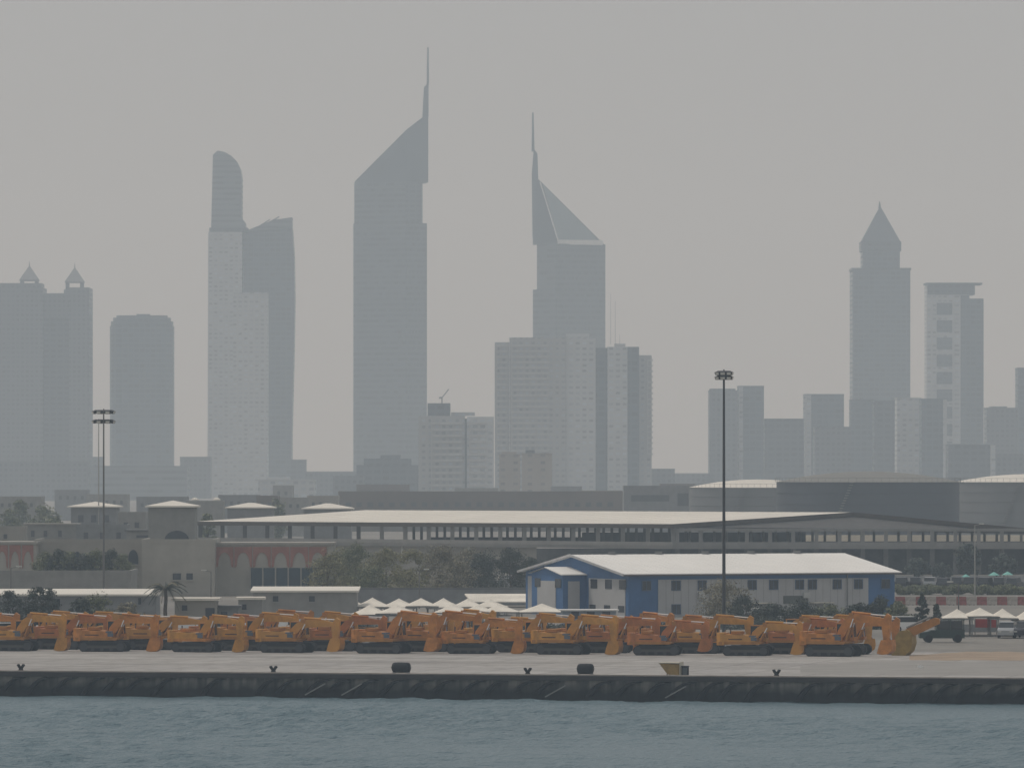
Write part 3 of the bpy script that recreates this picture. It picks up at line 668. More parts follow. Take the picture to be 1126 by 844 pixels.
# ------------------------------------------------------------------ simple low buildings (left and middle)
def low(px0, px1, pytop, Y, mt, label, depth=12, roof=None, name='building', cat='building', rise=0, windows=(), over=.3, roofmt=cream, rz=0):
    """windows: list of (px0,px1,py0,py1)"""
    s = Y/F; cx = (px0+px1)/2; t = thing(name, label, cat, (X(cx,Y),Y,GZ), rz)
    w_ = (px1-px0)*s/2; h = Z(pytop,Y)-GZ
    m = MB(); m.box(-w_,w_,0,depth,0,h); wl = m.build('wall', mt, t)
    if roof == 'hip': m = MB(); m.hip(-w_,w_,0,depth,h+.3,h+rise,ov=over); m.build('roof', roofmt, t)
    elif roof == 'flat': m = MB(); m.box(-w_-over,w_+over,-over,depth+over,h+.003,h+.28); m.build('roof', roofmt, t)
    elif roof == 'parapet': m = MB(); m.box(-w_-.05,w_+.05,-.05,.3,h+.003,h+.6); m.box(-w_-.05,-w_+.3,.301,depth,h+.003,h+.6); m.box(w_-.3,w_+.05,.301,depth,h+.003,h+.6); m.build('parapet', mt, t)
    elif roof == 'mono':
        m = MB(); m.add([(-w_-over,-over,h+.01),(w_+over,-over,h+.01),(w_+over,depth,h+rise),(-w_-over,depth,h+rise),(-w_-over,-over,h-.2),(w_+over,-over,h-.2),(w_+over,depth,h+rise-.2),(-w_-over,depth,h+rise-.2)],[(0,1,2,3),(7,6,5,4),(0,4,5,1),(1,5,6,2),(2,6,7,3),(3,7,4,0)]); m.build('roof', roofmt, t)
    for i, wd in enumerate(windows):
        a, b, c, d = wd[:4]; wm = wd[4] if len(wd) > 4 else (darkwin if Y < 1000 else mat('glass_far_haze',(.09,.095,.105),rough=.4))  # panes of far houses are paler: distance haze put into the colour
        x0 = (a-cx)*s; x1 = (b-cx)*s; z1 = Z(c,Y)-GZ; z0 = Z(d,Y)-GZ
        if len(wd) > 5 and wd[5] == 'arch':
            pts = [(x0,z0),(x1,z0)]; zs = z0+(z1-z0)*.35
            for k in range(9): a_ = math.pi*k/8; pts.append(((x0+x1)/2+(x1-x0)/2*math.cos(a_), zs+(z1-zs)*math.sin(a_)))
            m = MB(); m.prism_xz(pts, -.12, -.01)
        else: m = MB(); m.box(x0,x1,-.1,-.01,z0,z1)
        wo = m.build('door' if wd[-1] == 'door' else 'window', wm, t)
        if wd[-1] != 'door' and (b-a) > 2.5 and Y < 1300:
            m = MB(); m.box(x0-.15,x1+.15,-.22,-.005,z0-.2,z0-.02); m.build('sill', mt, wo)
    return t
low(-60,172,653,745,grey2,'long low grey shed with a cream lean-to roof at the left, nearest behind the machines',8,'mono','shed','shed',rise=.5,windows=[(20,24,658,664),(60,66,658,664),(152,155,657,664)],over=.3)
low(-60,144,632,810,grey,'plain grey windowless block behind the low cream-roofed shed',14,'parapet','storehouse','storehouse')
low(192,238,660,725,beige2,'small flat-roofed hut with a dark doorway right of the palm tree',5,'flat','hut','hut',roofmt=fabric,windows=[(226,236,668,690,darkwin,'','door'),(200,206,665,671)],over=.35)
low(262,288,659,735,grey,'little grey hut with a thin pale roof beside the small beige hut',4,'flat','hut','hut',roofmt=fabric,windows=[(266,271,664,670)])
low(278,392,649,790,grey,'long grey shed with a pale sloping roof left of the white canopies',8,'mono','shed','shed',rise=.38,windows=[(300,306,655,661),(340,346,655,661)])
low(240,262,668,728,grey2,'low grey store between two small huts',3,'flat','hut','hut',roofmt=concrete_d,windows=[(243,250,672,690,darkwin,'','door')])
# terracotta arched building
def arched(px0, px1, pyt, pyb, Y, label, arches, red0, red1, dark, extra=None):
    s = Y/F; cx = (px0+px1)/2; t = thing('arcade_building', label, 'building', (X(cx,Y),Y,GZ))
    w_ = (px1-px0)*s/2; h = Z(pyt,Y)-GZ
    m = MB(); m.box(-w_,w_,0,14,0,h); m.build('wall', beige, t)
    m = MB(); m.box(-w_-.2,w_+.2,-.25,14.2,h+.003,h+.35); m.build('cornice', beige2, t)
    for (a, b) in arches:                      # terracotta spandrels above cream arches
        x0 = (a-cx)*s; x1 = (b-cx)*s; zt = Z(red0,Y)-GZ; zb = Z(red1,Y)-GZ; mid = (x0+x1)/2; r = (x1-x0)*.36; n = 8
        left = [(x0,zt),(x0,zb+.2*(zt-zb))]; arc = []
        for k in range(n+1):
            q = math.pi - math.pi*k/n; arc.append((mid+r*math.cos(q), zb+(zt-zb)*.08+(zt-zb)*.66*math.sin(q)**.9))
        poly = [(x0+.04,zt),(x0+.04,zb)]+arc+[(x1-.04,zb),(x1-.04,zt)]
        m = MB(); m.prism_xz(poly, -.14, -.01); m.build('arch_surround', terracotta, t)
    for (a,b,c,d) in dark:
        m = MB(); m.box((a-cx)*s,(b-cx)*s,-.12,-.02,Z(d,Y)-GZ,Z(c,Y)-GZ); o = m.build('shopfront', tealglass, t)
        m = MB()
        for q in np.arange(a, b+.1, 14): m.box((q-cx)*s-.1,(q-cx)*s+.1,-.3,-.125,Z(d,Y)-GZ,Z(c,Y)-GZ)
        m.build('mullion', beige2, o)
    return t
arched(234,366,599,650,930,'beige building with terracotta arches above a dark blue shopfront',[(237+i*20.5,257+i*20.5) for i in range(6)],601,624,[(275,361,624,646)])
arched(-70,40,598,640,935,'terracotta arched building cut by the left picture edge',[(-46+i*14,-33+i*14) for i in range(6)],599,625,[])
low(38,158,597,940,beige2,'beige wall building with arched windows behind the dark hedge trees',16,'parapet','building','building',
    windows=[(60,70,606,622,darkwin,'arch'),(80,90,606,622,darkwin,'arch'),(100,110,606,622,darkwin,'arch'),(141,152,604,620,darkwin,'arch')])
low(156,236,597,925,beige,'tall blank beige building with two small dark windows behind the palm tree',16,'parapet','building','building',
    windows=[(190,199,630,637),(205,212,630,637)])
low(386,578,648,862,grey2,'long grey boundary wall under the trees behind the white canopies',.5,'flat','boundary_wall','wall',roofmt=concrete_d,over=.05)
low(586,700,652,905,grey2,'grey boundary wall behind the blue warehouse gable',.5,'flat','boundary_wall','wall',roofmt=concrete_d,over=.05)
# villas with hip roofs
low(163,214,558,1020,grey,'villa with a cream pyramid roof and a big dark arched window',9,'hip','villa','villa',rise=1.15,over=.5,windows=[(181,208,583,599,darkwin,'arch')])
low(78,128,558,1250,grey2,'hazy grey house with a cream hipped roof left of the thin mast',10,'hip','villa','villa',rise=1.2,over=.7,windows=[(86,92,566,574),(100,106,566,574),(114,120,566,574)])
low(250,300,559,1300,grey2,'small house with a pale pyramid roof just above the left end of the pavilion',8,'hip','villa','villa',rise=1.2,over=.5)
low(334,386,560,1320,grey2,'pale pyramid-roofed house above the pavilion ridge',9,'hip','villa','villa',rise=1.3,over=.5)
low(130,160,566,1180,grey,'pale flat block between the two hip-roofed villas',8,'parapet','house','house',windows=[(136,141,574,580),(148,153,574,580)])
low(27,84,577,1130,grey,'low grey house with a pale roof edge left of the mast',8,'flat','house','house',roofmt=beige2,windows=[(34,38,583,590),(48,52,583,590),(64,68,583,590)])
low(-30,26,582,1080,beige2,'low sandy house at the left picture edge above the terracotta arches',8,'parapet','house','house',windows=[(4,8,587,592)])
low(84,140,580,1120,grey2,'grey walled yard house behind the mast with small dark openings',8,'parapet','house','house',windows=[(92,97,585,592),(110,115,585,592),(128,133,585,592)])
low(139,172,584,1050,grey,'small pale annex left of the villa with the arched window',8,'flat','annex','house',roofmt=concrete_d,windows=[(150,164,588,591)])
low(205,245,553,1500,grey,'grey block with two round rooftop water tanks',10,'parapet','house','house')
for px, nm in ((214,'left'),(238,'right')):
    Y = 1503; t = thing('water_tank', '%s one of two pale round water tanks on a grey rooftop' % nm, 'water tank', (X(px,Y),Y+2,Z(553,1500)+.0), 0, 'rooftop water tanks')
    m = MB(); m.tube((0,0,.05),(0,0,.9),.9,.9,14); m.build('drum', cream, t); m = MB(); m.tube((0,0,.903),(0,0,1.3),.9,.25,14); m.build('lid', cream, t)

# more ordinary houses of the middle distance
HZ = [
 (-20,45,548,1700,'grey','hazy grey house at the left picture edge below the twin towers'),
 (95,140,545,2100,'grey','pale house between the hazy trees and the thin mast'),
 (240,284,546,1900,'grey2','grey house below the arched-top tower'),
 (282,306,547,1750,'brown','small brown-roofed house left of the curved tower foot'),
 (305,338,549,1800,'grey','pale house right of the small brown house'),
 (338,372,547,1850,'beige2','sand coloured house left of the long brown block'),
 (300,322,535,2500,'grey','hazy low block behind the brown-roofed house'),
 (60,96,540,2400,'grey2','hazy low block behind the twin tower podium'),
 (150,205,548,1900,'grey2','hazy low block right of the thin mast'),
 (640,684,541,2050,'beige2','sandy low block between the apartments and the storage tanks'),
 (392,450,534,2600,'brown','brownish low block under the tall slant-topped tower'),
 (500,548,538,2500,'grey','pale low block under the banded apartments'),
 (606,640,536,2550,'grey2','grey low block beside the beige tower house'),
 (726,764,533,2600,'brown','brown low block left of the cream domed tank')]
mm = {'grey':grey,'grey2':grey2,'brown':brown,'beige2':beige2}
for (a,b,c,Y,k,lb) in HZ:
    ws = []; x = a+5
    while x < b-6: ws.append((x,x+3,c+5,c+9)); x += 8
    low(a,b,c,Y,mm[k],lb,14,'parapet','house','house',windows=ws)
low(372,690,542,1950,brown,'very long low brown block behind the pavilion roof',30,'parapet','block','building',windows=[(380+i*12,386+i*12,552,557) for i in range(25)])
low(686,766,536,1800,grey2,'grey block with dark ribbon windows between the brown block and the tanks',20,'parapet','block','building',windows=[(694,736,544,551),(745,757,542,556)])

# ------------------------------------------------------------------ storage tanks
def tank(pxc, rpx, pytop, Y, wallm, domem, dome_py, label, stairs=True):
    s = Y/F; r = rpx*s; t = thing('storage_tank', label, 'tank', (X(pxc,Y),Y+r,GZ), 0, 'domed storage tanks')
    h = Z(pytop,Y)-GZ; hd = (pytop-dome_py)*s
    n = 72; m = MB(); vs = []
    for z in (0,h):
        for k in range(n): a = 2*math.pi*k/n; vs.append((r*math.cos(a),r*math.sin(a),z))
    m.add(vs,[(k,(k+1)%n,(k+1)%n+n,k+n) for k in range(n)]); m.build('shell', wallm, t, smooth=True)
    m = MB()
    for q in range(1,6):
        z = h*q/6
        for k in range(n):
            a = 2*math.pi*k/n; b = 2*math.pi*(k+1)/n
            m.add([(r*math.cos(a)*1.0005,r*math.sin(a)*1.0005,z-.04),(r*math.cos(b)*1.0005,r*math.sin(b)*1.0005,z-.04),((r+.12)*math.cos(b),(r+.12)*math.sin(b),z),((r+.12)*math.cos(a),(r+.12)*math.sin(a),z)],[(0,1,2,3)])
    m.build('weld_ring', wallm, t)
    m = MB(); vs = []; rings = 8
    for j in range(rings+1):
        f = math.cos(math.pi/2*j/rings) if j < rings else 0.004
        z = h + .02 + hd*(1-f*f)
        for k in range(n): a = 2*math.pi*k/n; vs.append(((r+.25)*f*math.cos(a),(r+.25)*f*math.sin(a),z))
    fs = [(j*n+k,j*n+(k+1)%n,(j+1)*n+(k+1)%n,(j+1)*n+k) for j in range(rings) for k in range(n)]
    m.add(vs,fs); m.build('dome_roof', domem, t, smooth=True)
    m = MB()
    for k in range(n):
        a = 2*math.pi*k/n; b = 2*math.pi*(k+1)/n
        p = ((r+.3)*math.cos(a),(r+.3)*math.sin(a),h+1.0); q = ((r+.3)*math.cos(b),(r+.3)*math.sin(b),h+1.0)
        m.bar(p,q,.06); m.bar((p[0],p[1],h),p,.06)
    m.build('guard_rail', steel_g, t)
    m = MB(); a0 = -2.1 if stairs else -1.2
    for i in range(26):
        a = a0+i*.012; z = h*(i+1)/26; m.box((r+.1)*math.cos(a)-.3,(r+.1)*math.cos(a)+.5,(r+.1)*math.sin(a)-.9,(r+.1)*math.sin(a)-.1,z-.15,z)
    m.build('stairway', conc_col, t)
tank(960,102,530,1500,tankdark,domegrey,518,'big dark steel storage tank with a low grey dome, in the middle')
tank(836,76,536,1640,tankgrey,cream,527,'grey storage tank with a cream dome, left of the dark one')
tank(1140,84,530,1640,tankgrey,cream,521,'grey storage tank with a cream dome at the right picture edge')
# pipe rack in front of the tanks and cream boundary wall seen through the pavilion
low(886,1160,588,1350,mat('wall_cream',(.62,.55,.43),scale=.1),'cream boundary wall seen through the pavilion below the dark tank',1.2,None,'boundary_wall','wall')

# ------------------------------------------------------------------ long open pavilion
def pavilion():
    A = Vector((X(215,1200),1200,Z(573,1200))); B = Vector((X(740,1120),1120,Z(576,1120)))
    R2 = Vector((X(938,1132),1132,Z(563,1132))); C = Vector((X(1165,1120),1120,Z(584,1120)))
    R1 = Vector((X(402,1214),1214,Z(560.5,1214)))
    t = thing('pavilion', 'long open two-storey pavilion with rows of columns under a cream low-pitched roof', 'pavilion', (B.x,B.y,GZ))
    o = Vector((B.x,B.y,GZ)); th = Vector((0,0,.45))
    def quad(nm, P, mt, par=t):
        m = MB(); P = [p-o for p in P]; n = len(P); m.add(P+[p-th for p in P],[tuple(range(n)),tuple(range(2*n-1,n-1,-1))]+[(i,i+n,(i+1)%n+n,(i+1)%n) for i in range(n)]); return m.build(nm, mt, par)
    rs = quad('roof_slope', [A,B,R2,R1], cream)
    m = MB(); 
    for i in range(1,20):
        p = A.lerp(B,i/20)-o; q = R1.lerp(R2,i/20)-o; m.bar((p.x,p.y,p.z+.0),(q.x,q.y,q.z+.0),.1,.05)
    m.build('roof_seam', cream, rs)
    back = Vector((C.x-95, C.y+75, C.z)); 
    quad('roof_slope', [R2,C,Vector((C.x-30,C.y+75,C.z)),R1], mat('roof_shade_grey',(.10,.095,.09)))  # right-hand slope of the cream roof, its shade put into the colour
    # fascia boards
    for p, q in ((A,B),(B,R2),(R2,C)):
        m = MB(); a = p-o; b = q-o; m.bar((a.x,a.y-.3,a.z-.35),(b.x,b.y-.3,b.z-.35),.25,.75); m.build('fascia', mat('fascia_brown',(.075,.06,.05)), t)
    # soffit girders under the gable end
    m = MB(); nb = 22
    gz = Z(586,1120)
    m.bar((0,.5,gz-GZ+.6),(C.x-o.x,.5,gz-GZ+.6),.5,.5); m.build('tie_beam', conc_col, t)
    # gable infill, dark
    m = MB(); g0 = B-o; g1 = R2-o; g2 = C-o
    zt = gz-GZ+.9
    m.add([(g0.x,1.5,zt),(g2.x,1.5,zt-.4),(g2.x,1.5,g2.z-.6),(g1.x,13,g1.z-.5),(g0.x,1.5,g0.z-.5)],[(0,1,2,3,4)]); m.build('gable_board', mat('gable_grey',(.085,.082,.08)), t)
    deckz = Z(600,1120)-GZ
    # deck slab, along A-B then B-C
    deck = conc_col
    dA = Vector((A.x,A.y,0))-Vector((o.x,o.y,0)); dC = C-o
    m = MB()
    m.add([(dA.x,dA.y-.8,deckz-.5),(0,-.8,deckz-.5),(dC.x,-.8,deckz-.5),(dC.x-5,28,deckz-.5),(dA.x+30,dA.y+22,deckz-.5),(dA.x,dA.y-.8,deckz),(0,-.8,deckz),(dC.x,-.8,deckz),(dC.x-5,28,deckz),(dA.x+30,dA.y+22,deckz)],
          [(4,3,2,1,0),(5,6,7,8,9),(0,1,6,5),(1,2,7,6),(2,3,8,7),(3,4,9,8),(4,0,5,9)]); m.build('deck_slab', deck, t)
    m = MB(); m.bar((dA.x,dA.y-.8,deckz+.35),(0,-.8,deckz+.35),.2,.7); m.bar((0,-.8,deckz+.35),(dC.x,-.8,deckz+.35),.2,.7); m.build('balustrade', conc_col, t)
    # columns: front line
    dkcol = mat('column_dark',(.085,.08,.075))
    def colm(x, y, z0, z1, w_, mt): m = MB(); m.box(x-w_/2,x+w_/2,y-w_/2,y+w_/2,z0,z1); m.build('column', mt, t)
    pxs = list(np.arange(218,740,26.0))
    for px in pxs:
        f = (px-215)/525.; p = A.lerp(B,f)-o
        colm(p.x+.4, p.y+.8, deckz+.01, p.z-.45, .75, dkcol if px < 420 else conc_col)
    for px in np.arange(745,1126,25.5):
        x = X(px,1120)-o.x; colm(x, .9, .01, deckz-.51, .8, mat('column_shaded_paint',(.13,.125,.12),var=.3)); colm(x, .9, deckz+.01, zt-.3, .65, conc_col)  # lower columns darker: shade under the deck put into their colour
    for px in list(np.arange(224,740,8.6))[24:]:      # second, closer line behind on the left
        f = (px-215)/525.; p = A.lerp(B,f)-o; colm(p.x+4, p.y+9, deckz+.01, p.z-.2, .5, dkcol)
    for px in np.arange(745,1126,13.5):
        x = X(px,1135)-o.x; colm(x, 15, .01, zt-.4, .45, conc_col)
    # dark sheets on the deck standing in for the shaded interior
    def bw(nm, pxa, pxb, y, z0, z1, mt):
        m = MB(); m.box(X(pxa,1120+y)-o.x, X(pxb,1120+y)-o.x, y, y+.4, z0, z1); return m.build(nm, mt, t)
    dk = mat('interior_shade_dark',(.045,.045,.05),scale=.3,var=.3)
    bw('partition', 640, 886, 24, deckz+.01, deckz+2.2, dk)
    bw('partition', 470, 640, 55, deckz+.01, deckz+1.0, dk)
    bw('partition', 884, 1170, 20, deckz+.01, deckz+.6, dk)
    # lower storey
    m = MB(); m.add([(dA.x,dA.y,0),(X(590,1143)-o.x,23,0),(X(590,1143)-o.x,23,deckz-.51),(dA.x,dA.y,deckz-.51)],[(0,1,2,3)]); lw = m.build('lower_wall', beige2, t)
    for px in (444,517,400,560):
        Y = 1200-80*(px-215)/525.; m = MB(); x = X(px,Y)-o.x; m.box(x-.5,x+.5,Y-1120-.4,Y-1120-.05,2.4,4.6); m.build('window', lampglass if px in (444,517) else darkwin, lw)
    bw('lower_shade_sheet', 590, 1170, 10, 0.01, deckz-.51, mat('interior_shade_grey',(.07,.07,.07),scale=.25,var=.6))  # dark sheet: the shade behind the lower columns is put into its colour
pavilion()

# ------------------------------------------------------------------ hedge, barriers, lamps
def leafmesh(clumps, per, leaf, rnd):
    """leaf quads scattered through ellipsoidal clumps [(cx,cy,cz,rx,ry,rz)]"""
    vs = []; fs = []
    for (cx,cy,cz,rx,ry,rz) in clumps:
        for _ in range(per):
            while True:
                a,b,c = rnd.uniform(-1,1),rnd.uniform(-1,1),rnd.uniform(-1,1); d = a*a+b*b+c*c
                if .12 < d < 1 and rnd.random() < d+.3: break
            p = Vector((cx+a*rx,cy+b*ry,cz+c*rz))
            n = Vector((a+rnd.gauss(0,.5),b+rnd.gauss(0,.5),c+.4+rnd.gauss(0,.5))).normalized(); u = n.orthogonal().normalized(); w_ = n.cross(u)
            an = rnd.uniform(0,6.3); s = leaf*rnd.uniform(.6,1.4); e = u*math.cos(an)+w_*math.sin(an); f = n.cross(e)
            k = len(vs); vs += [tuple(p+e*s), tuple(p+f*s*.55), tuple(p-e*s), tuple(p-f*s*.55)]; fs.append((k,k+1,k+2,k+3))
    return vs, fs
def crown_clumps(rnd, n, R_, H0, H1, kind='round'):
    out = []
    for i in range(n):
        a = rnd.uniform(0,6.28); q = rnd.random()**.55; zf = rnd.random()
        wr = (math.sin(math.pi*min(1,.18+zf*.80)))**.6 if kind=='round' else (1-zf*.9)
        r = rnd.uniform(.10,.34)*R_*(1 if kind=='round' else .45+.55*(1-zf))
        out.append((q*R_*wr*.92*math.cos(a), q*R_*wr*.92*math.sin(a), H0+(H1-H0)*zf, r*1.2, r*1.2, r*rnd.uniform(.6,1.3)))
    return out
tree_me = {}
def tree(px, pytop, w_px, Y, label, v='round', mt=leaf_olive, name='tree', cat='tree', trunk=.25, seed=0, grp='trees and shrubs of the port', pybase=None):
    rnd = random.Random(seed*31+int(px)); H = Z(pytop,Y)-GZ; Rr = w_px*Y/F/2
    t = thing(name, label, cat, (X(px,Y),Y,GZ), rnd.uniform(0,6), grp)
    h0 = H*trunk
    cl = crown_clumps(rnd, int(34+H*5), Rr, h0+.1*Rr if v=='round' else h0, H-.12*Rr if v=='round' else H, v)
    leaf = (.12 if trunk < .1 else .15) if Y < 1000 else .3
    vs, fs = leafmesh(cl, (85 if H < 6 else 120) if Y < 1000 else 30, leaf, rnd)
    m = MB(); m.v = vs; m.f = fs; m.build('crown', mt, t)
    m = MB(); tr = .05*H*.55; tip = Vector((rnd.uniform(-.3,.3),rnd.uniform(-.3,.3),H*.55))
    m.tube((0,0,-.1), tip, tr, tr*.5, 8)
    for k in range(6):
        b = Vector((0,0,0)).lerp(tip, rnd.uniform(.4,1)); c = rnd.choice(cl); m.tube(b,(c[0],c[1],c[2]),tr*.4,tr*.12,5)
    m.build('trunk', bark, t)
TR = [
 (378,604,50,930,leaf_olive,'hazy olive tree behind the two tall ones beside the terracotta arches'),
 (515,603,46,930,leaf_dry,'dusty tree between the dusty pair and the dark pair left of the warehouse'),
 (583,612,34,925,leaf_dark,'dark tree peeping over the far corner of the blue warehouse'), # px, top, width, Y, mat, label
 (362,608,44,900,leaf_olive,'olive green tree right of the terracotta arches'),
 (392,598,46,905,leaf_green,'tall rounded tree in front of the pavilion, second right of the arches'),
 (424,602,40,895,leaf_olive,'olive tree between the tall rounded tree and the thin lamp'),
 (408,622,50,875,leaf_green,'low broad tree before the two tall ones left of the thin lamp'),
 (452,604,40,885,leaf_olive,'yellowish tree just left of the thin lamp post'),
 (482,600,46,890,leaf_dry,'dusty tree right of the thin lamp post'),
 (500,615,40,868,leaf_dry,'greyish dusty tree in front, right of the thin lamp post'),
 (535,606,46,910,leaf_dark,'dark tree left of the blue warehouse'),
 (563,604,40,905,leaf_dark,'dark tree next to the far corner of the blue warehouse'),
 (795,637,58,765,leaf_dry,'dusty tree around the tall dark mast before the warehouse')]
for i,(px,py,w_,Y,mt,lb) in enumerate(TR): tree(px,py,w_*1.25,Y,lb,'round',mt,seed=i,trunk=.03)
SH = [
 (10,650,40,715,leaf_dark,'dark shrub at the left picture edge behind the machines'),
 (46,645,38,715,leaf_dark,'taller dark shrub before the low cream-roofed shed'),
 (88,658,26,712,leaf_dark,'small dark shrub left of the mast foot'),
 (108,655,34,718,leaf_green,'bushy shrub at the foot of the left mast'),
 (140,664,30,712,leaf_dry,'brownish shrub right of the left mast foot'),
 (820,656,34,742,leaf_dark,'dark shrub right of the tall dark mast'),
 (850,664,34,735,leaf_dark,'shrub before the van at the warehouse wall'),
 (882,660,36,735,leaf_dark,'dark shrub below the dark shutter of the warehouse'),
 (912,664,32,738,leaf_green,'shrub below the last windows of the warehouse'),
 (944,664,30,735,leaf_dark,'shrub left of the blue end of the warehouse'),
 (968,658,26,738,leaf_dark,'shrub at the blue end of the warehouse'),
 (988,662,24,735,leaf_green,'shrub just beyond the right corner of the warehouse')]
for i,(px,py,w_,Y,mt,lb) in enumerate(SH): tree(px,py-1,w_*1.35,Y,lb,'round',mt,'shrub','shrub',.02,seed=50+i)
tree(1014,652,22,745,'slim dark cone-shaped conifer right of the warehouse','cone',leaf_dark,'conifer','tree',.05,seed=77)
tree(1030,664,18,742,'short conifer right of the slim cone-shaped one','cone',leaf_dark,'conifer','tree',.05,seed=78)
for i, px in enumerate((50,64,78,92,106,121,135)):
    tree(px, (607,603,606,610,605,604,608)[i], 34, 915, 'hedge tree %s from the left in front of the arched windows' % ords[i], 'round', (leaf_green,leaf_dark)[i%2], 'hedge_tree','tree',.05,seed=90+i,grp='dark hedge trees before the arched windows')
for i,(px,py,w_,Y,lb) in enumerate([(22,549,30,1500,'hazy tree at the left below the twin towers'),(8,560,30,1420,'hazy bush at the far left picture edge'),(48,556,44,1480,'hazy broad tree left of the cream-hipped house'),(60,568,30,1300,'lower hazy tree before the grey houses'),(305,548,24,1600,'hazy tree behind the pyramid-roofed house'),(228,562,20,1250,'hazy tree right of the arched-window villa')]):
    tree(px,py,w_,Y,lb,'round',leaf_green,seed=120+i,trunk=.1)
for px,py,w_,lb in ((1010,612,30,'hazy scrubby tree before the pavilion columns, right of the warehouse roof'),(1064,598,30,'thin hazy tree at the tall pale lamp post'),(1104,610,34,'hazy tree behind the teal parasols'),(1036,620,24,'low hazy tree before the dark lower storey of the pavilion')):
    tree(px,py,w_,1090,lb,'round',leaf_dark,seed=int(px),trunk=.1)
# palm
def palm(px, pytop, Y, label):
    rnd = random.Random(4); t = thing('palm_tree', label, 'palm', (X(px,Y),Y,GZ)); H = Z(pytop,Y)-GZ-.9
    m = MB()
    for k in range(10): m.tube((.05*math.sin(k),0,H*k/10-.02),(.05*math.sin(k+1),0,H*(k+1)/10),.27-.008*k,.24-.008*k,9)
    m.build('trunk', bark, t)
    for f in range(26):
        az = f*2.399; el = rnd.uniform(-.25,1.25); L_ = rnd.uniform(2.3,2.9); d = Vector((math.cos(az),math.sin(az),0)); sd = Vector((-d.y,d.x,0))
        m = MB(); prev = Vector((0,0,H)); n = 9
        for k in range(1,n+1):
            q = k/n; p = Vector((0,0,H)) + d*(L_*q*math.cos(el*.6)) + Vector((0,0,L_*(q*math.sin(el)-.75*q*q)))
            m.tube(prev,p,.03,.02,4)
            for s in (-1,1):
                for j in range(3):
                    b = prev.lerp(p,j/3); tip = b + sd*s*.55*(1-.5*q) + d*.3 + Vector((0,0,-.22)); w_ = d*.05
                    m.add([b-w_,b+w_,tip],[(0,1,2)])
            prev = p
        m.build('frond', leaf_dark if f%3 else leaf_dry, t)
palm(182,638,722,'palm tree with drooping crown behind the third excavator')
# hedge and kerb wall at right
Y = 905; hm = MB(); rnd = random.Random(18)
for a_, b_, lb in ((-80,470,'low dark scrub hedge along the back of the machine rows, left half'),(476,985,'low dark scrub hedge along the back of the machine rows, right half')):
    Yh = 728; xa = X(a_,Yh); xb = X(b_,Yh); cl = [(x-xa, rnd.uniform(-.8,.8), rnd.uniform(.2,1.0)*(.6+.4*math.sin(x*.9)), .9,.8,.5) for x in np.arange(xa,xb,.55)]
    vs, fs = leafmesh(cl, 170, .12, rnd); hh = MB(); hh.v = vs; hh.f = fs
    tag(hh.build('hedge', leaf_dark, None, (xa,Yh,GZ)), lb, 'hedge')
rnd = random.Random(8)
cl = [(x, rnd.uniform(-1,1), rnd.uniform(.3,1.1), 1.0,.9,.6) for x in np.arange(0,34,.45)]
vs, fs = leafmesh(cl, 420, .14, rnd); hm.v = vs; hm.f = fs
tag(hm.build('hedge', leaf_green, None, (X(985,Y+30),Y+30,GZ)), 'long clipped green hedge in front of the parked cars at the right', 'hedge')
low(984,1160,660,885,beige2,'low beige kerb wall running under the green hedge at the right',.5,'flat','kerb_wall','wall',roofmt=beige,over=.05)
for i in range(13):
    px = 990+i*11.2; Y = 862; w_ = 10.8*Y/F/2; t = thing('traffic_barrier', '%s concrete barrier block, %s from the left of the row' % (('red','white')[i%2], (ords+['thirteenth'])[i]), 'barrier', (X(px,Y),Y,GZ),0,'red and white barrier blocks by the right canopies')
    m = MB(); m.add([(x*w_,y,z) for x in (-1,1) for (y,z) in ((-.4,0),(-.35,.25),(-.15,.6),(-.12,1.15),(.12,1.15),(.15,.6),(.35,.25),(.4,0))],[tuple(range(7,-1,-1)),tuple(range(8,16))]+[(i_,(i_+1)%8,(i_+1)%8+8,i_+8) for i_ in range(8)])
    m.build('block', (mat('barrier_red',(.27,.085,.075),scale=2.5,var=.4),mat('barrier_white',(.38,.34,.30),scale=2.5,var=.3))[i%2], t)
    m = MB(); m.box(-w_*.6,-w_*.3,-.42,.42,0,.1); m.box(w_*.3,w_*.6,-.42,.42,0,.1); m.build('foot', concrete_d, t)
Y = 706; t = thing('banner', 'faded red banner hung on a frame under the right canopies', 'banner', (X(1084,Y),Y,GZ),0)
m = MB(); m.box(-1.15,1.15,-.03,.03,.75,1.7); m.build('cloth', carred, t)
for x in (-1.2,1.2): m = MB(); m.tube((x,0,0),(x,0,1.8),.05,.05,6); m.build('post', steel_g, t)
Y = 712; low(1040,1150,686,716,grey2,'low grey partition wall behind the right canopies',.3,None,'partition_wall','wall')

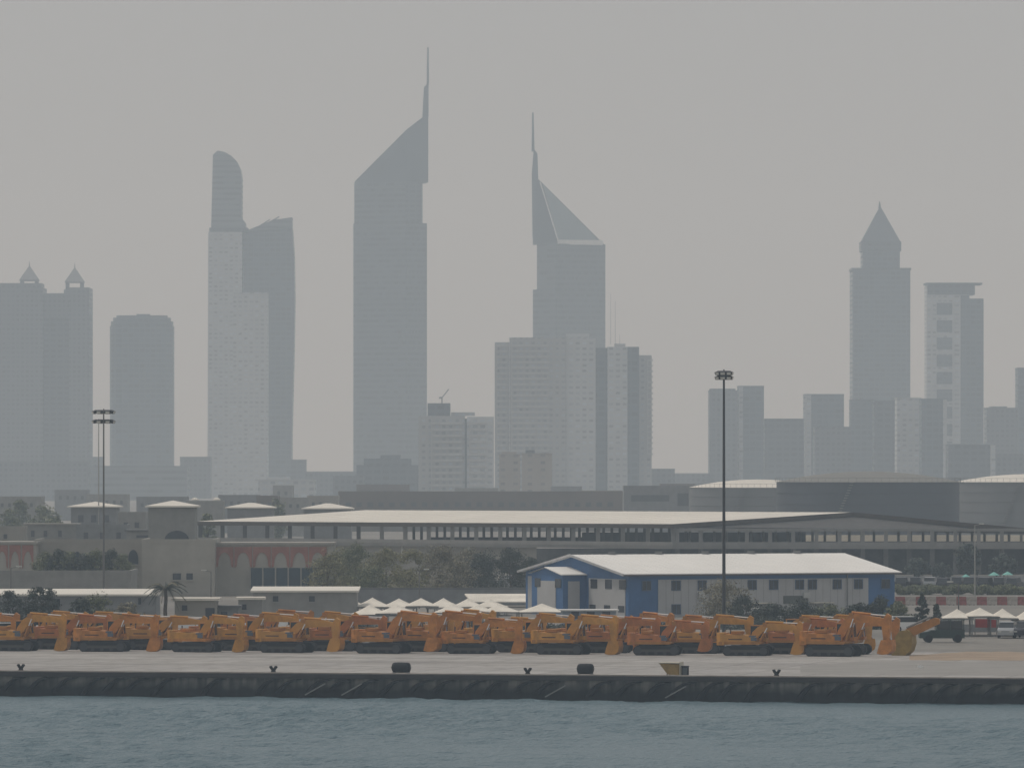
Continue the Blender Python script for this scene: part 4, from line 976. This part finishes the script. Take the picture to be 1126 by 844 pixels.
def flood_mast(px, pytop, pybase_Y, label, r, mt, n, hw, rows=1, gap=1.15):
    Y = pybase_Y; t = thing('floodlight_mast', label, 'light mast', (X(px,Y),Y,GZ)); H = Z(pytop,Y)-GZ
    m = MB(); m.tube((0,0,0),(0,0,.25),r*2.2,r*2.2,12); m.build('base', concrete_d, t)
    m = MB(); m.tube((0,0,.25),(0,0,H-.3),r,r*.55,14); m.build('pole', mt, t)
    for q in range(rows):
        z = H-.45-q*gap
        m = MB(); 
        for k in range(24): a = 2*math.pi*k/24; b = 2*math.pi*(k+1)/24; m.bar((hw*math.cos(a),hw*math.sin(a),z),(hw*math.cos(b),hw*math.sin(b),z),.1)
        for k in range(4): a = math.pi*k/4; m.bar((hw*math.cos(a),hw*math.sin(a),z),(-hw*math.cos(a),-hw*math.sin(a),z),.08)
        m.build('head_ring', mt, t)
        for k in range(n):
            a = 2*math.pi*(k+.5)/n; c = Vector((hw*math.cos(a),hw*math.sin(a),z+.12)); d = Vector((math.cos(a),math.sin(a),0)); sd = Vector((-d.y,d.x,0))
            m = MB(); m.add([c-sd*.3-d*.1+Vector((0,0,.28)),c+sd*.3-d*.1+Vector((0,0,.28)),c+sd*.3+d*.32+Vector((0,0,.1)),c-sd*.3+d*.32+Vector((0,0,.1)),
                             c-sd*.3-d*.15+Vector((0,0,-.12)),c+sd*.3-d*.15+Vector((0,0,-.12)),c+sd*.3+d*.2+Vector((0,0,-.22)),c-sd*.3+d*.2+Vector((0,0,-.22))],[(0,1,2,3),(7,6,5,4),(0,4,5,1),(1,5,6,2),(2,6,7,3),(3,7,4,0)])
            fl = m.build('floodlight', steel_d, t)
            m = MB(); c2 = c+d*.27+Vector((0,0,-.06)); m.add([c2-sd*.25+Vector((0,0,.13))+d*.06,c2+sd*.25+Vector((0,0,.13))+d*.06,c2+sd*.25-Vector((0,0,.13)),c2-sd*.25-Vector((0,0,.13))],[(0,1,2,3)]); m.build('lens', lampglass, fl)
    m = MB(); m.tube((0,0,H-.3),(0,0,H+.1),.12,.06,8); m.build('finial', mt, t)
flood_mast(796,407,705,'tall dark mast with a crown of floodlights before the blue warehouse',.21,steel_d,9,.72,2,.5)
flood_mast(114,450,770,'tall mast with two tiers of floodlights at the left',.15,pole_m,8,1.1,2)
flood_mast(108.5,461,1250,'thinner farther mast just left of the two-tier floodlight mast',.15,mat('pole_pale',(.35,.34,.32)),6,1.1,1)
def street_lamp(px,pytop,Y,label,arm=1,hl=False,mt=pole_m):
    t = thing('street_lamp', label, 'street lamp', (X(px,Y),Y,GZ)); H = Z(pytop,Y)-GZ
    m = MB(); m.tube((0,0,0),(0,0,H),.10,.06,8); m.build('pole', mt, t)
    m = MB(); m.bar((0,0,H-.05),(arm*.8,0,H+.12),.07); m.build('arm', mt, t)
    m = MB(); m.box(min(arm*.6,arm*1.3),max(arm*.6,arm*1.3),-.15,.15,H+.1,H+.25); m.build('lamp_head', lampglass, t)
street_lamp(12,624,760,'thin street lamp at the left before the grey block')
street_lamp(461,627,840,'thin dark street lamp among the trees behind the canopies')
street_lamp(1054,641,718,'thin dark lamp post before the cream canopies',-1)
street_lamp(1072,577,905,'tall pale lamp post with a white arm at the right before the pavilion',1,mt=mat('pole_pale',(.35,.34,.32)))
street_lamp(232,628,850,'thin dark lamp post at the corner of the terracotta arched building',-1)

# ------------------------------------------------------------------ far towers and blocks
fg = {
 'a': facade('facade_blue_glass', (.13,.165,.20),(.075,.11,.145),3.8,4.2,.62,.8),
 'b': facade('facade_grey_grid', (.21,.225,.25),(.12,.14,.165),3.4,3.4,.5,.55),
 'c': facade('facade_ribbon', (.235,.26,.28),(.13,.16,.18),4.2,9.,.45,1.1),
 'd': facade('facade_pale', (.47,.49,.50),(.33,.36,.39),3.3,4.0,.42,.6),
 'e': facade('facade_dark', (.115,.135,.16),(.06,.075,.10),3.8,5.,.5,.7),
 'f': facade('facade_beige', (.34,.30,.255),(.2,.185,.17),3.3,6.,.4,.35),
 'h': facade('facade_apartment', (.56,.57,.57),(.40,.44,.48),3.3,3.6,.42,.5),
 'g': facade('facade_aluminium', (.155,.18,.205),(.11,.135,.16),4.3,1.9,.5,1.1),
}
def loc(px, py, Y, cx): return ((px-cx)*Y/F, Z(py,Y)-GZ)
def tower(name, label, cx, Y, cat='skyscraper'): return thing(name, label, cat, (X(cx,Y),Y,GZ))
def blk(t, nm, cx, Y, px0, px1, pyt, mt, d0=0, d1=30, pyb=None, par=None):
    x0,z1 = loc(px0,pyt,Y,cx); x1,_ = loc(px1,pyt,Y,cx); z0 = 0 if pyb is None else Z(pyb,Y)-GZ
    m = MB(); m.box(x0,x1,d0,d1,z0,z1); return m.build(nm, mt, par or t)

# twin towers with pyramid tops
cx, Y = 40, 4600; t = tower('twin_tower_block','broad hazy tower block with two little pyramid pavilions on its roof, at the left edge',cx,Y)
blk(t,'wing',cx,Y,-60,47,316,fg['b'],0,40); blk(t,'wing',cx,Y,76,98,316,fg['b'],0,40); blk(t,'wing',cx,Y,47.3,75.7,350,fg['e'],10,40)
blk(t,'bridge',cx,Y,47.3,75.7,322,fg['b'],8,38,pyb=349.6)
blk(t,'parapet',cx,Y,-20,45,311,fg['b'],4,34,pyb=315.8)
for pc,pt in ((31,291),(81,293)):
    s = Y/F; x,zt = loc(pc,pt,Y,cx); _,zb = loc(pc,pt+16,Y,cx); _,zr = loc(pc,318 if pc>50 else 314,Y,cx); w_ = 8*s
    for a in (-1,1):
        for b in (-1,1): m = MB(); m.box(x+a*w_-1,x+a*w_+1,12+b*w_-1,12+b*w_+1,zr-3,zb); m.build('pavilion_post', fg['e'], t)
    m = MB(); m.hip(x-w_,x+w_,12-w_,12+w_,zb+.01,zt,ov=1.5,th=1); m.build('pyramid_roof', grey2, t)
    m = MB(); m.tube((x,12,zt-.5),(x,12,zt+3),.4,.1,6); m.build('finial', steel_d, t)
    blk(t,'drum',cx,Y,pc-11,pc+11,318 if pc>50 else 312,fg['b'],2,24,pyb=326)
# round-cornered tower
cx, Y = 155, 4800; t = tower('tower','blue grey tower with rounded shoulders and a curved top, left of the tall pair',cx,Y)
s = Y/F; w_ = 35.5*s; d = 22*s
pl = []
for k in range(20):
    a = 2*math.pi*k/20; c_ = math.cos(a); s_ = math.sin(a)
    pl.append((w_*math.copysign(abs(c_)**.45,c_), d+d*math.copysign(abs(s_)**.45,s_)))
z1 = Z(358,Y)-GZ; m = MB(); m.prism_xy(pl,0,z1); m.build('shaft', fg['a'], t)
prev = 1.0; pz = z1
for i,(f,py) in enumerate(((.97,353),(.90,349),(.80,346.5))):
    z = Z(py,Y)-GZ; m = MB(); m.prism_xy([(x*f,d+(y-d)*f) for x,y in pl],pz+.02,z); m.build('crown_tier', fg['a'], t); pz = z
m = MB(); m.box(-4,6,d-4,d+4,pz,pz+1.2); m.build('plant_room', fg['e'], t)
# curved-top tower group
cx, Y = 276, 4900; t = tower('tower','slender pale tower with a quarter-round top rising beside a curved glass slab',cx,Y)
L_ = lambda px,py: loc(px,py,Y,cx)
m = MB(); m.prism_xz([L_(228,560),L_(266,560),L_(266,255),L_(229,255)],0,30); m.build('shaft', fg['d'], t)
m = MB(); pts = [L_(232,250),L_(270,250),L_(269,244),L_(265.5,240),L_(265.5,195),L_(264,186),L_(260,177),L_(254,171),L_(247,167),L_(239,165.5),L_(234,170)]; m.prism_xz(pts,2,26); m.build('rounded_top', fg['c'], t)
m = MB(); m.prism_xz([L_(230,254.8),L_(272,254.8),L_(272,250.2),L_(230,250.2)],1,28); m.build('sky_lobby', fg['e'], t)
m = MB(); pts = [L_(266.5,560),L_(320,560),L_(320,480),L_(322,400),L_(323.3,330),L_(322.5,280),L_(320.5,250),L_(266.5,256)]; m.prism_xz(pts,10,40); gs = m.build('glass_slab', fg['a'], t)
m = MB(); m.prism_xz([L_(267,255),L_(320.3,249.5),L_(320.3,238),L_(300,241),L_(272,252)],14,36); m.build('crown_screen', fg['c'], gs)
m = MB(); m.tube(Vector((L_(291,246)[0],20,L_(291,246)[1])),Vector((L_(306,237)[0],20,L_(306,237)[1])),.8,.5,6); m.tube(Vector((L_(285,247)[0],20,L_(285,247)[1])),Vector((L_(296,240)[0],20,L_(296,240)[1])),.6,.4,6); m.build('davit', steel_d, gs)
cx, Y = 275, 4600; t = tower('apartment_tower','pale narrow flat-topped tower standing in front of the curved glass slab',cx,Y)
blk(t,'shaft',cx,Y,256.5,294,323,fg['d'],0,22); blk(t,'roof_edge',cx,Y,256,294.5,321.5,fg['d'],-.5,22.5,pyb=322.9)
# tall slant-topped tower with spire
def emir1():
    cx, Y = 429, 5010; s = Y/F; t = tower('spire_tower','tallest grey tower with a sloping top rising right to a thin spire',cx,Y)
    def plan(l,f,r): return [((l-cx)*s,16),((f-cx)*s,0),((r-cx)*s,9),((r-cx)*s-3,34),((l-cx)*s+14,44)]
    zz = lambda py: Z(py,Y)-GZ
    m = MB(); m.prism_xy(plan(388,447,469.3),0,zz(245)); m.build('shaft', fg['g'], t)
    m = MB(); m.prism_xy(plan(389,446,464.5),zz(245)+.05,zz(200)); m.build('shaft', fg['g'], t)
    top = lambda x,y: zz(198-(x/s+cx-390)*(198-124)/(466-390.)) if (x/s+cx) < 466 else zz(124)
    m = MB(); m.prism_xy(plan(389.5,447,470.8),zz(200)+.05,top); m.build('sloping_top', mat('aluminium_dark',(.06,.075,.095),scale=.02,rough=.5), t)
    m = MB(); m.prism_xz([((446-cx)*s,zz(244)),((463.5-cx)*s,zz(244)),((463.5-cx)*s,zz(201)),((446-cx)*s,zz(201))],-1.2,8); m.build('recess_panel', fg['e'], t)
    m = MB(); m.prism_xz([((464.2-cx)*s,zz(128)),((471-cx)*s,zz(128)),((471-cx)*s,zz(90)),((466-cx)*s,zz(95))],10,14); m.build('spire_base', MATS['aluminium_dark'], t)
    m = MB(); m.tube(((470.2-cx)*s,12,zz(92)),((470.4-cx)*s,12,zz(51)),1.0,.6,8); m.build('spire', MATS['aluminium_dark'], t)
emir1()
def emir2():
    cx, Y = 626, 4900; s = Y/F; t = tower('spire_tower','tower with a left-hand spire and a sloping glass triangle framed in white',cx,Y)
    zz = lambda py: Z(py,Y)-GZ; xx = lambda px: (px-cx)*s
    def plan(l,f,r): return [(xx(l),10),(xx(f),0),(xx(r),14),(xx(r)-12,42),(xx(l)+3,34)]
    m = MB(); m.prism_xy(plan(586,612,666),0,zz(318)); m.build('shaft', fg['g'], t)
    m = MB(); m.prism_xy(plan(590.5,612,666),zz(318)+.05,zz(268)); m.build('shaft', fg['g'], t)
    al = MATS['aluminium_dark']
    m = MB(); m.prism_xz([(xx(586),zz(267.8)),(xx(664),zz(267.8)),(xx(661),zz(265)),(xx(593.5),zz(198)),(xx(586),zz(192))],6,30); m.build('sloping_top', al, t)
    gl = mat('glass_atrium',(.24,.30,.32),rough=.25,scale=.03)
    m = MB(); m.prism_xz([(xx(614),zz(263.5)),(xx(658),zz(263.5)),(xx(596.5),zz(202))],4.5,5.9); gp = m.build('glass_triangle', gl, t)
    wt = mat('frame_white',(.85,.85,.83))
    m = MB(); m.bar((xx(594),4.2,zz(200)),(xx(614),4.2,zz(265)),1.0,4.2); m.build('frame_band', wt, t)
    m = MB(); m.bar((xx(613),4.2,zz(266)),(xx(663),4.2,zz(266.5)),1.0,3.8); m.build('frame_band', wt, t)
    m = MB(); m.prism_xz([(xx(585.6),zz(262)),(xx(592),zz(198)),(xx(591),zz(168)),(xx(587),zz(163)),(xx(584.8),zz(190))],10,14); m.build('spire_base', al, t)
    m = MB(); m.tube((xx(586.2),12,zz(166)),(xx(586),12,zz(123)),1.2,.6,8); m.build('spire', al, t)
emir2()
# pointed tower right
cx, Y = 969, 5000; s = Y/F; t = tower('tower','stepped tower ending in a steep pyramid point, at the right',cx,Y)
blk(t,'shaft',cx,Y,937.5,1001,297,fg['a'],0,42); blk(t,'cornice',cx,Y,936.5,1002,294.5,fg['e'],-.8,43,pyb=296.8)
blk(t,'upper_shaft',cx,Y,949,990,276,fg['a'],6,36,pyb=294.3); blk(t,'belt',cx,Y,947.5,991.5,265,fg['e'],5,37,pyb=275.8)
x0 = (948.5-cx)*s; x1 = (990.5-cx)*s; m = MB(); m.hip(x0,x1,6,36,Z(265,Y)-GZ+.05,Z(225,Y)-GZ,inset=15,ov=0,th=.01); m.build('pyramid_roof', mat('roof_slate',(.07,.08,.10),scale=.02), t)
m = MB(); m.tube((0,21,Z(228,Y)-GZ),(0,21,Z(220,Y)-GZ),1.2,.3,6); m.build('finial', steel_d, t)
# tower with flat projecting roof
cx, Y = 1050, 4700; t = tower('tower','tower with thin flat projecting roof and pale window bay, right of the pointed tower',cx,Y)
blk(t,'shaft',cx,Y,1019,1066,314,fg['d'],0,26); blk(t,'side_wing',cx,Y,1066.3,1082,328,fg['a'],4,30)
blk(t,'crown',cx,Y,1020,1072,313,fg['e'],-.4,27,pyb=324); blk(t,'roof_slab',cx,Y,1018,1080,310.8,fg['e'],-2,28,pyb=312.8)
for i in range(9): blk(t,'window_bay',cx,Y,1030,1047,333+i*19,fg['a'],-.5,-.02,pyb=346+i*19)
blk(t,'mullion_wall',cx,Y,1051,1056,324.5,fg['d'],-1,-.05); blk(t,'corner_face',cx,Y,1056.3,1066,324.5,fg['a'],-.8,-.05)
# apartments in front of the second spire tower
cx, Y = 630, 3800; s = Y/F; t = tower('apartment_block','massive pale apartment block of joined slabs hiding the foot of the glass-triangle tower',cx,Y,'apartment block')
def slab_bands(par,px0,px1,pyt,pyb,dep,step=3.3):
    m = MB(); z = Z(pyb,Y)-GZ; zt = Z(pyt,Y)-GZ
    while z < zt: m.box((px0-cx)*s,(px1-cx)*s,dep-1.3,dep-.02,z,z+1.1); z += step
    m.box((px0-cx)*s,(px0-cx)*s+.5,dep-1.2,dep-.03,Z(pyb,Y)-GZ,zt)
    m.build('balcony_band', mat('balcony_pale',(.44,.44,.43)), par)
o = blk(t,'wing',cx,Y,544,560,376,fg['h'],3,30); slab_bands(o,546,558,380,545,3)
o = blk(t,'wing',cx,Y,560.2,622,371,fg['h'],0,30); slab_bands(o,562,604,376,545,0)
o = blk(t,'wing',cx,Y,622.2,655,371.5,fg['d'],2,30); blk(t,'roof_house',cx,Y,623,648,366.5,fg['d'],5,20,pyb=371.3)
blk(t,'wing',cx,Y,655.2,668,382,fg['a'],9,30)
o = blk(t,'wing',cx,Y,668.2,690,381,fg['d'],2,30); blk(t,'wing',cx,Y,690.2,703,381,fg['a'],6,30)
o = blk(t,'wing',cx,Y,703.2,717,390,fg['h'],10,30); slab_bands(o,712,718.5,394,500,10)
blk(t,'roof_house',cx,Y,676,688,377.5,fg['h'],8,20,pyb=380.8)
m = MB()
for px,py in ((672,322),(677,330),(682,367)): m.tube(((px-cx)*s,15,Z(378,Y)-GZ),((px-cx)*s,15,Z(py,Y)-GZ),.14,.08,5)
m.build('antenna', steel_g, t)
# banded apartments with crane
cx, Y = 500, 3400; s = Y/F; t = tower('apartment_block','grey apartment block with pale balcony bands left of the massive apartments',cx,Y,'apartment block')
o = blk(t,'wing',cx,Y,460,511,457,fg['h'],0,24); slab_bands(o,474,508,460,548,0)
o = blk(t,'wing',cx,Y,513.5,543,458,fg['d'],-2,22); slab_bands(o,516,535,462,548,-2)
blk(t,'joint',cx,Y,511.2,513.3,460,fg['e'],3,20); blk(t,'roof_house',cx,Y,470,495,443,fg['e'],4,16,pyb=456.8)
blk(t,'roof_house',cx,Y,496,522,453,fg['h'],4,16,pyb=456.8)
t = thing('tower_crane','tiny slanting crane jib on the roof of the banded apartment block','crane',(X(486,3408),3408,Z(443,3400)))
m = MB(); m.bar((0,0,0),(0,0,3),.7); m.build('mast', steel_g, t); m = MB(); m.bar((0,0,3),(3.6,0,7.5),.55); m.build('jib', steel_g, t); m = MB(); m.bar((0,0,3),(-1.6,0,2.8),.9); m.build('counter_jib', steel_g, t)
# generic blocks
def gen(px0,px1,pyt,Y,k,label,parts=(),cat='office block',depth=26,name='office_block'):
    cx = (px0+px1)/2; t = tower(name,label,cx,Y,cat); blk(t,'wall',cx,Y,px0,px1,pyt,fg[k],0,depth)
    blk(t,'parapet',cx,Y,px0-.4,px1+.4,pyt-1,fg[k],-.5,depth+.5,pyb=pyt-.1)
    for (a,b,c,kk,d0) in parts: blk(t,'wing',cx,Y,a,b,c,fg[kk],d0,depth-2)
    return t
gen(96,206,513,4200,'c','long office block with floor bands below the round-shouldered tower')
gen(-50,97,508,4100,'b','broad hazy podium block under the pyramid-topped tower block')
gen(198,231,503,4500,'b','plain hazy block between the round-shouldered tower and the quarter-round tower')
gen(96,112,503,4600,'b','narrow hazy block right of the pyramid-topped tower block')
gen(320,336,506,4700,'e','small dark block right of the curved glass slab')
gen(284,346,528,3300,'d','pale low block with a light parapet at the foot of the curved glass slab',parts=((292,318,524,'d',4),))
gen(336,392,519,4300,'b','low hazy block between the curved slab and the tallest tower')
gen(392,470,512,3700,'e','dark stepped block at the foot of the tallest tower',parts=((400,452,504,'e',4),(418,440,500,'e',8)))
gen(366,400,524,3600,'b','low hazy block left of the dark stepped block')
gen(549,572,500,3000,'f','beige apartment house, narrow left half, before the massive apartments',cat='apartment house',parts=((552,568,496.5,'f',3),))
gen(574,607,499,2950,'f','beige apartment house, right half with a dark roof room',cat='apartment house',parts=((578,588,494.5,'e',4),))
gen(717,742,516,3900,'b','low hazy block right of the massive apartments')
gen(740,784,521,4300,'b','lowest hazy block in the gap between the apartments and the right cluster')
gen(780,811,430,4300,'b','pale slab tower left of the tall dark mast',parts=((781,809,427,'b',3),),cat='tower',name='tower')
gen(812,840,425,4310,'a','grey tower with a lighter edge right behind the tall dark mast',parts=((812.2,817,424,'d',-.3),),cat='tower',name='tower')
gen(841,884,461,4200,'e','square dark office block between the mast and the pointed tower')
gen(885,928,434,4400,'a','grey office tower left of the pointed tower',parts=((885.2,892,433.5,'d',-.3),),cat='tower',name='tower')
gen(896,936,470,4100,'b','lower pale block before the office tower left of the pointed tower')
gen(936,961,440,4350,'a','grey block at the left foot of the pointed tower')
gen(961.5,986,441,4250,'e','dark block at the middle foot of the pointed tower')
gen(986.5,1013,438,4150,'d','pale block at the right foot of the pointed tower')
gen(1013.5,1041,439,4100,'a','grey block with a pale right edge before the flat-roofed tower',parts=((1037,1041.3,438,'d',-.4),))
gen(1043,1094,489,3900,'e','low dark block with a pale roof edge below the flat-roofed tower',parts=((1043.2,1094.2,487.5,'d',2),(1089,1094.5,489,'d',-.4)))
gen(1085,1119,449,4400,'b','hazy block with a rounded roof line right of the flat-roofed tower',parts=((1090,1108,446.5,'b',5),))
gen(1119.5,1175,405,4600,'a','dark tower cut by the right picture edge',cat='tower',name='tower')
gen(1094,1150,500,3950,'b','low hazy block at the right picture edge behind the cream dome')

# ------------------------------------------------------------------ haze
HD = 2.3e-4
m = MB(); m.box(-4600,4600,-700,9700,-2.7,440)
hm = bpy.data.materials.new('haze_air'); hm.use_nodes = True; nt = hm.node_tree; nt.nodes.clear()
pv = nt.nodes.new('ShaderNodeVolumePrincipled'); pv.inputs['Density'].default_value = HD; pv.inputs['Color'].default_value = (.755,.885,1.0,1); pv.inputs['Absorption Color'].default_value = (1,1,1,1); pv.inputs['Anisotropy'].default_value = .1
om = nt.nodes.new('ShaderNodeOutputMaterial'); nt.links.new(pv.outputs[0], om.inputs['Volume'])
tag(m.build('haze', hm), kind='stuff')

# ------------------------------------------------------------------ light
SD = Vector((-.60,.30,1.05)).normalized()     # towards the sun
sun = bpy.data.lights.new('sun','SUN'); sun.energy = 1.5; sun.angle = R(10); sun.color = (1,.96,.90)
so = bpy.data.objects.new('sun', sun); col.objects.link(so); so.rotation_euler = SD.to_track_quat('Z','Y').to_euler(); so.location = (0,600,900)
wd = bpy.data.worlds.new('World'); scn.world = wd; wd.use_nodes = True; nt = wd.node_tree; N = nt.nodes; L = nt.links
bg = N['Background']; sk = N.new('ShaderNodeTexSky'); sk.sky_type = 'NISHITA'; sk.sun_disc = False
sk.sun_elevation = math.asin(SD.z); sk.sun_rotation = math.atan2(SD.x, SD.y); sk.dust_density = 8; sk.air_density = 1.5; sk.ozone_density = 1
mx = N.new('ShaderNodeMix'); mx.data_type = 'RGBA'; mx.inputs[0].default_value = .86
tcw = N.new('ShaderNodeTexCoord'); spw = N.new('ShaderNodeSeparateXYZ'); L.new(tcw.outputs['Generated'], spw.inputs[0])
crw = N.new('ShaderNodeMapRange'); crw.inputs[1].default_value = 0; crw.inputs[2].default_value = .10; L.new(spw.outputs['Z'], crw.inputs[0])
dus = N.new('ShaderNodeMix'); dus.data_type = 'RGBA'; dus.inputs[6].default_value = (5.2,4.9,4.45,1); dus.inputs[7].default_value = (4.85,4.98,5.15,1)   # dusty air: warmer grey low down
L.new(crw.outputs[0], dus.inputs[0]); L.new(dus.outputs[2], mx.inputs[7])
L.new(sk.outputs[0], mx.inputs[6]); L.new(mx.outputs[2], bg.inputs['Color']); bg.inputs['Strength'].default_value = .10

# ------------------------------------------------------------------ camera
cam = bpy.data.cameras.new('camera'); co = bpy.data.objects.new('camera', cam); col.objects.link(co)
co.location = (0,0,CAMZ); co.rotation_euler = (R(90),0,0)
cam.sensor_width = 36; cam.lens = F/1126*36; cam.shift_y = (HY-422)/1126; cam.clip_start = 1; cam.clip_end = 20000
scn.camera = co
scn.render.engine = 'CYCLES'
scn.cycles.volume_bounces = 3
scn.view_settings.view_transform = 'Standard'; scn.view_settings.look = 'None'; scn.view_settings.exposure = -.20; scn.view_settings.gamma = 1
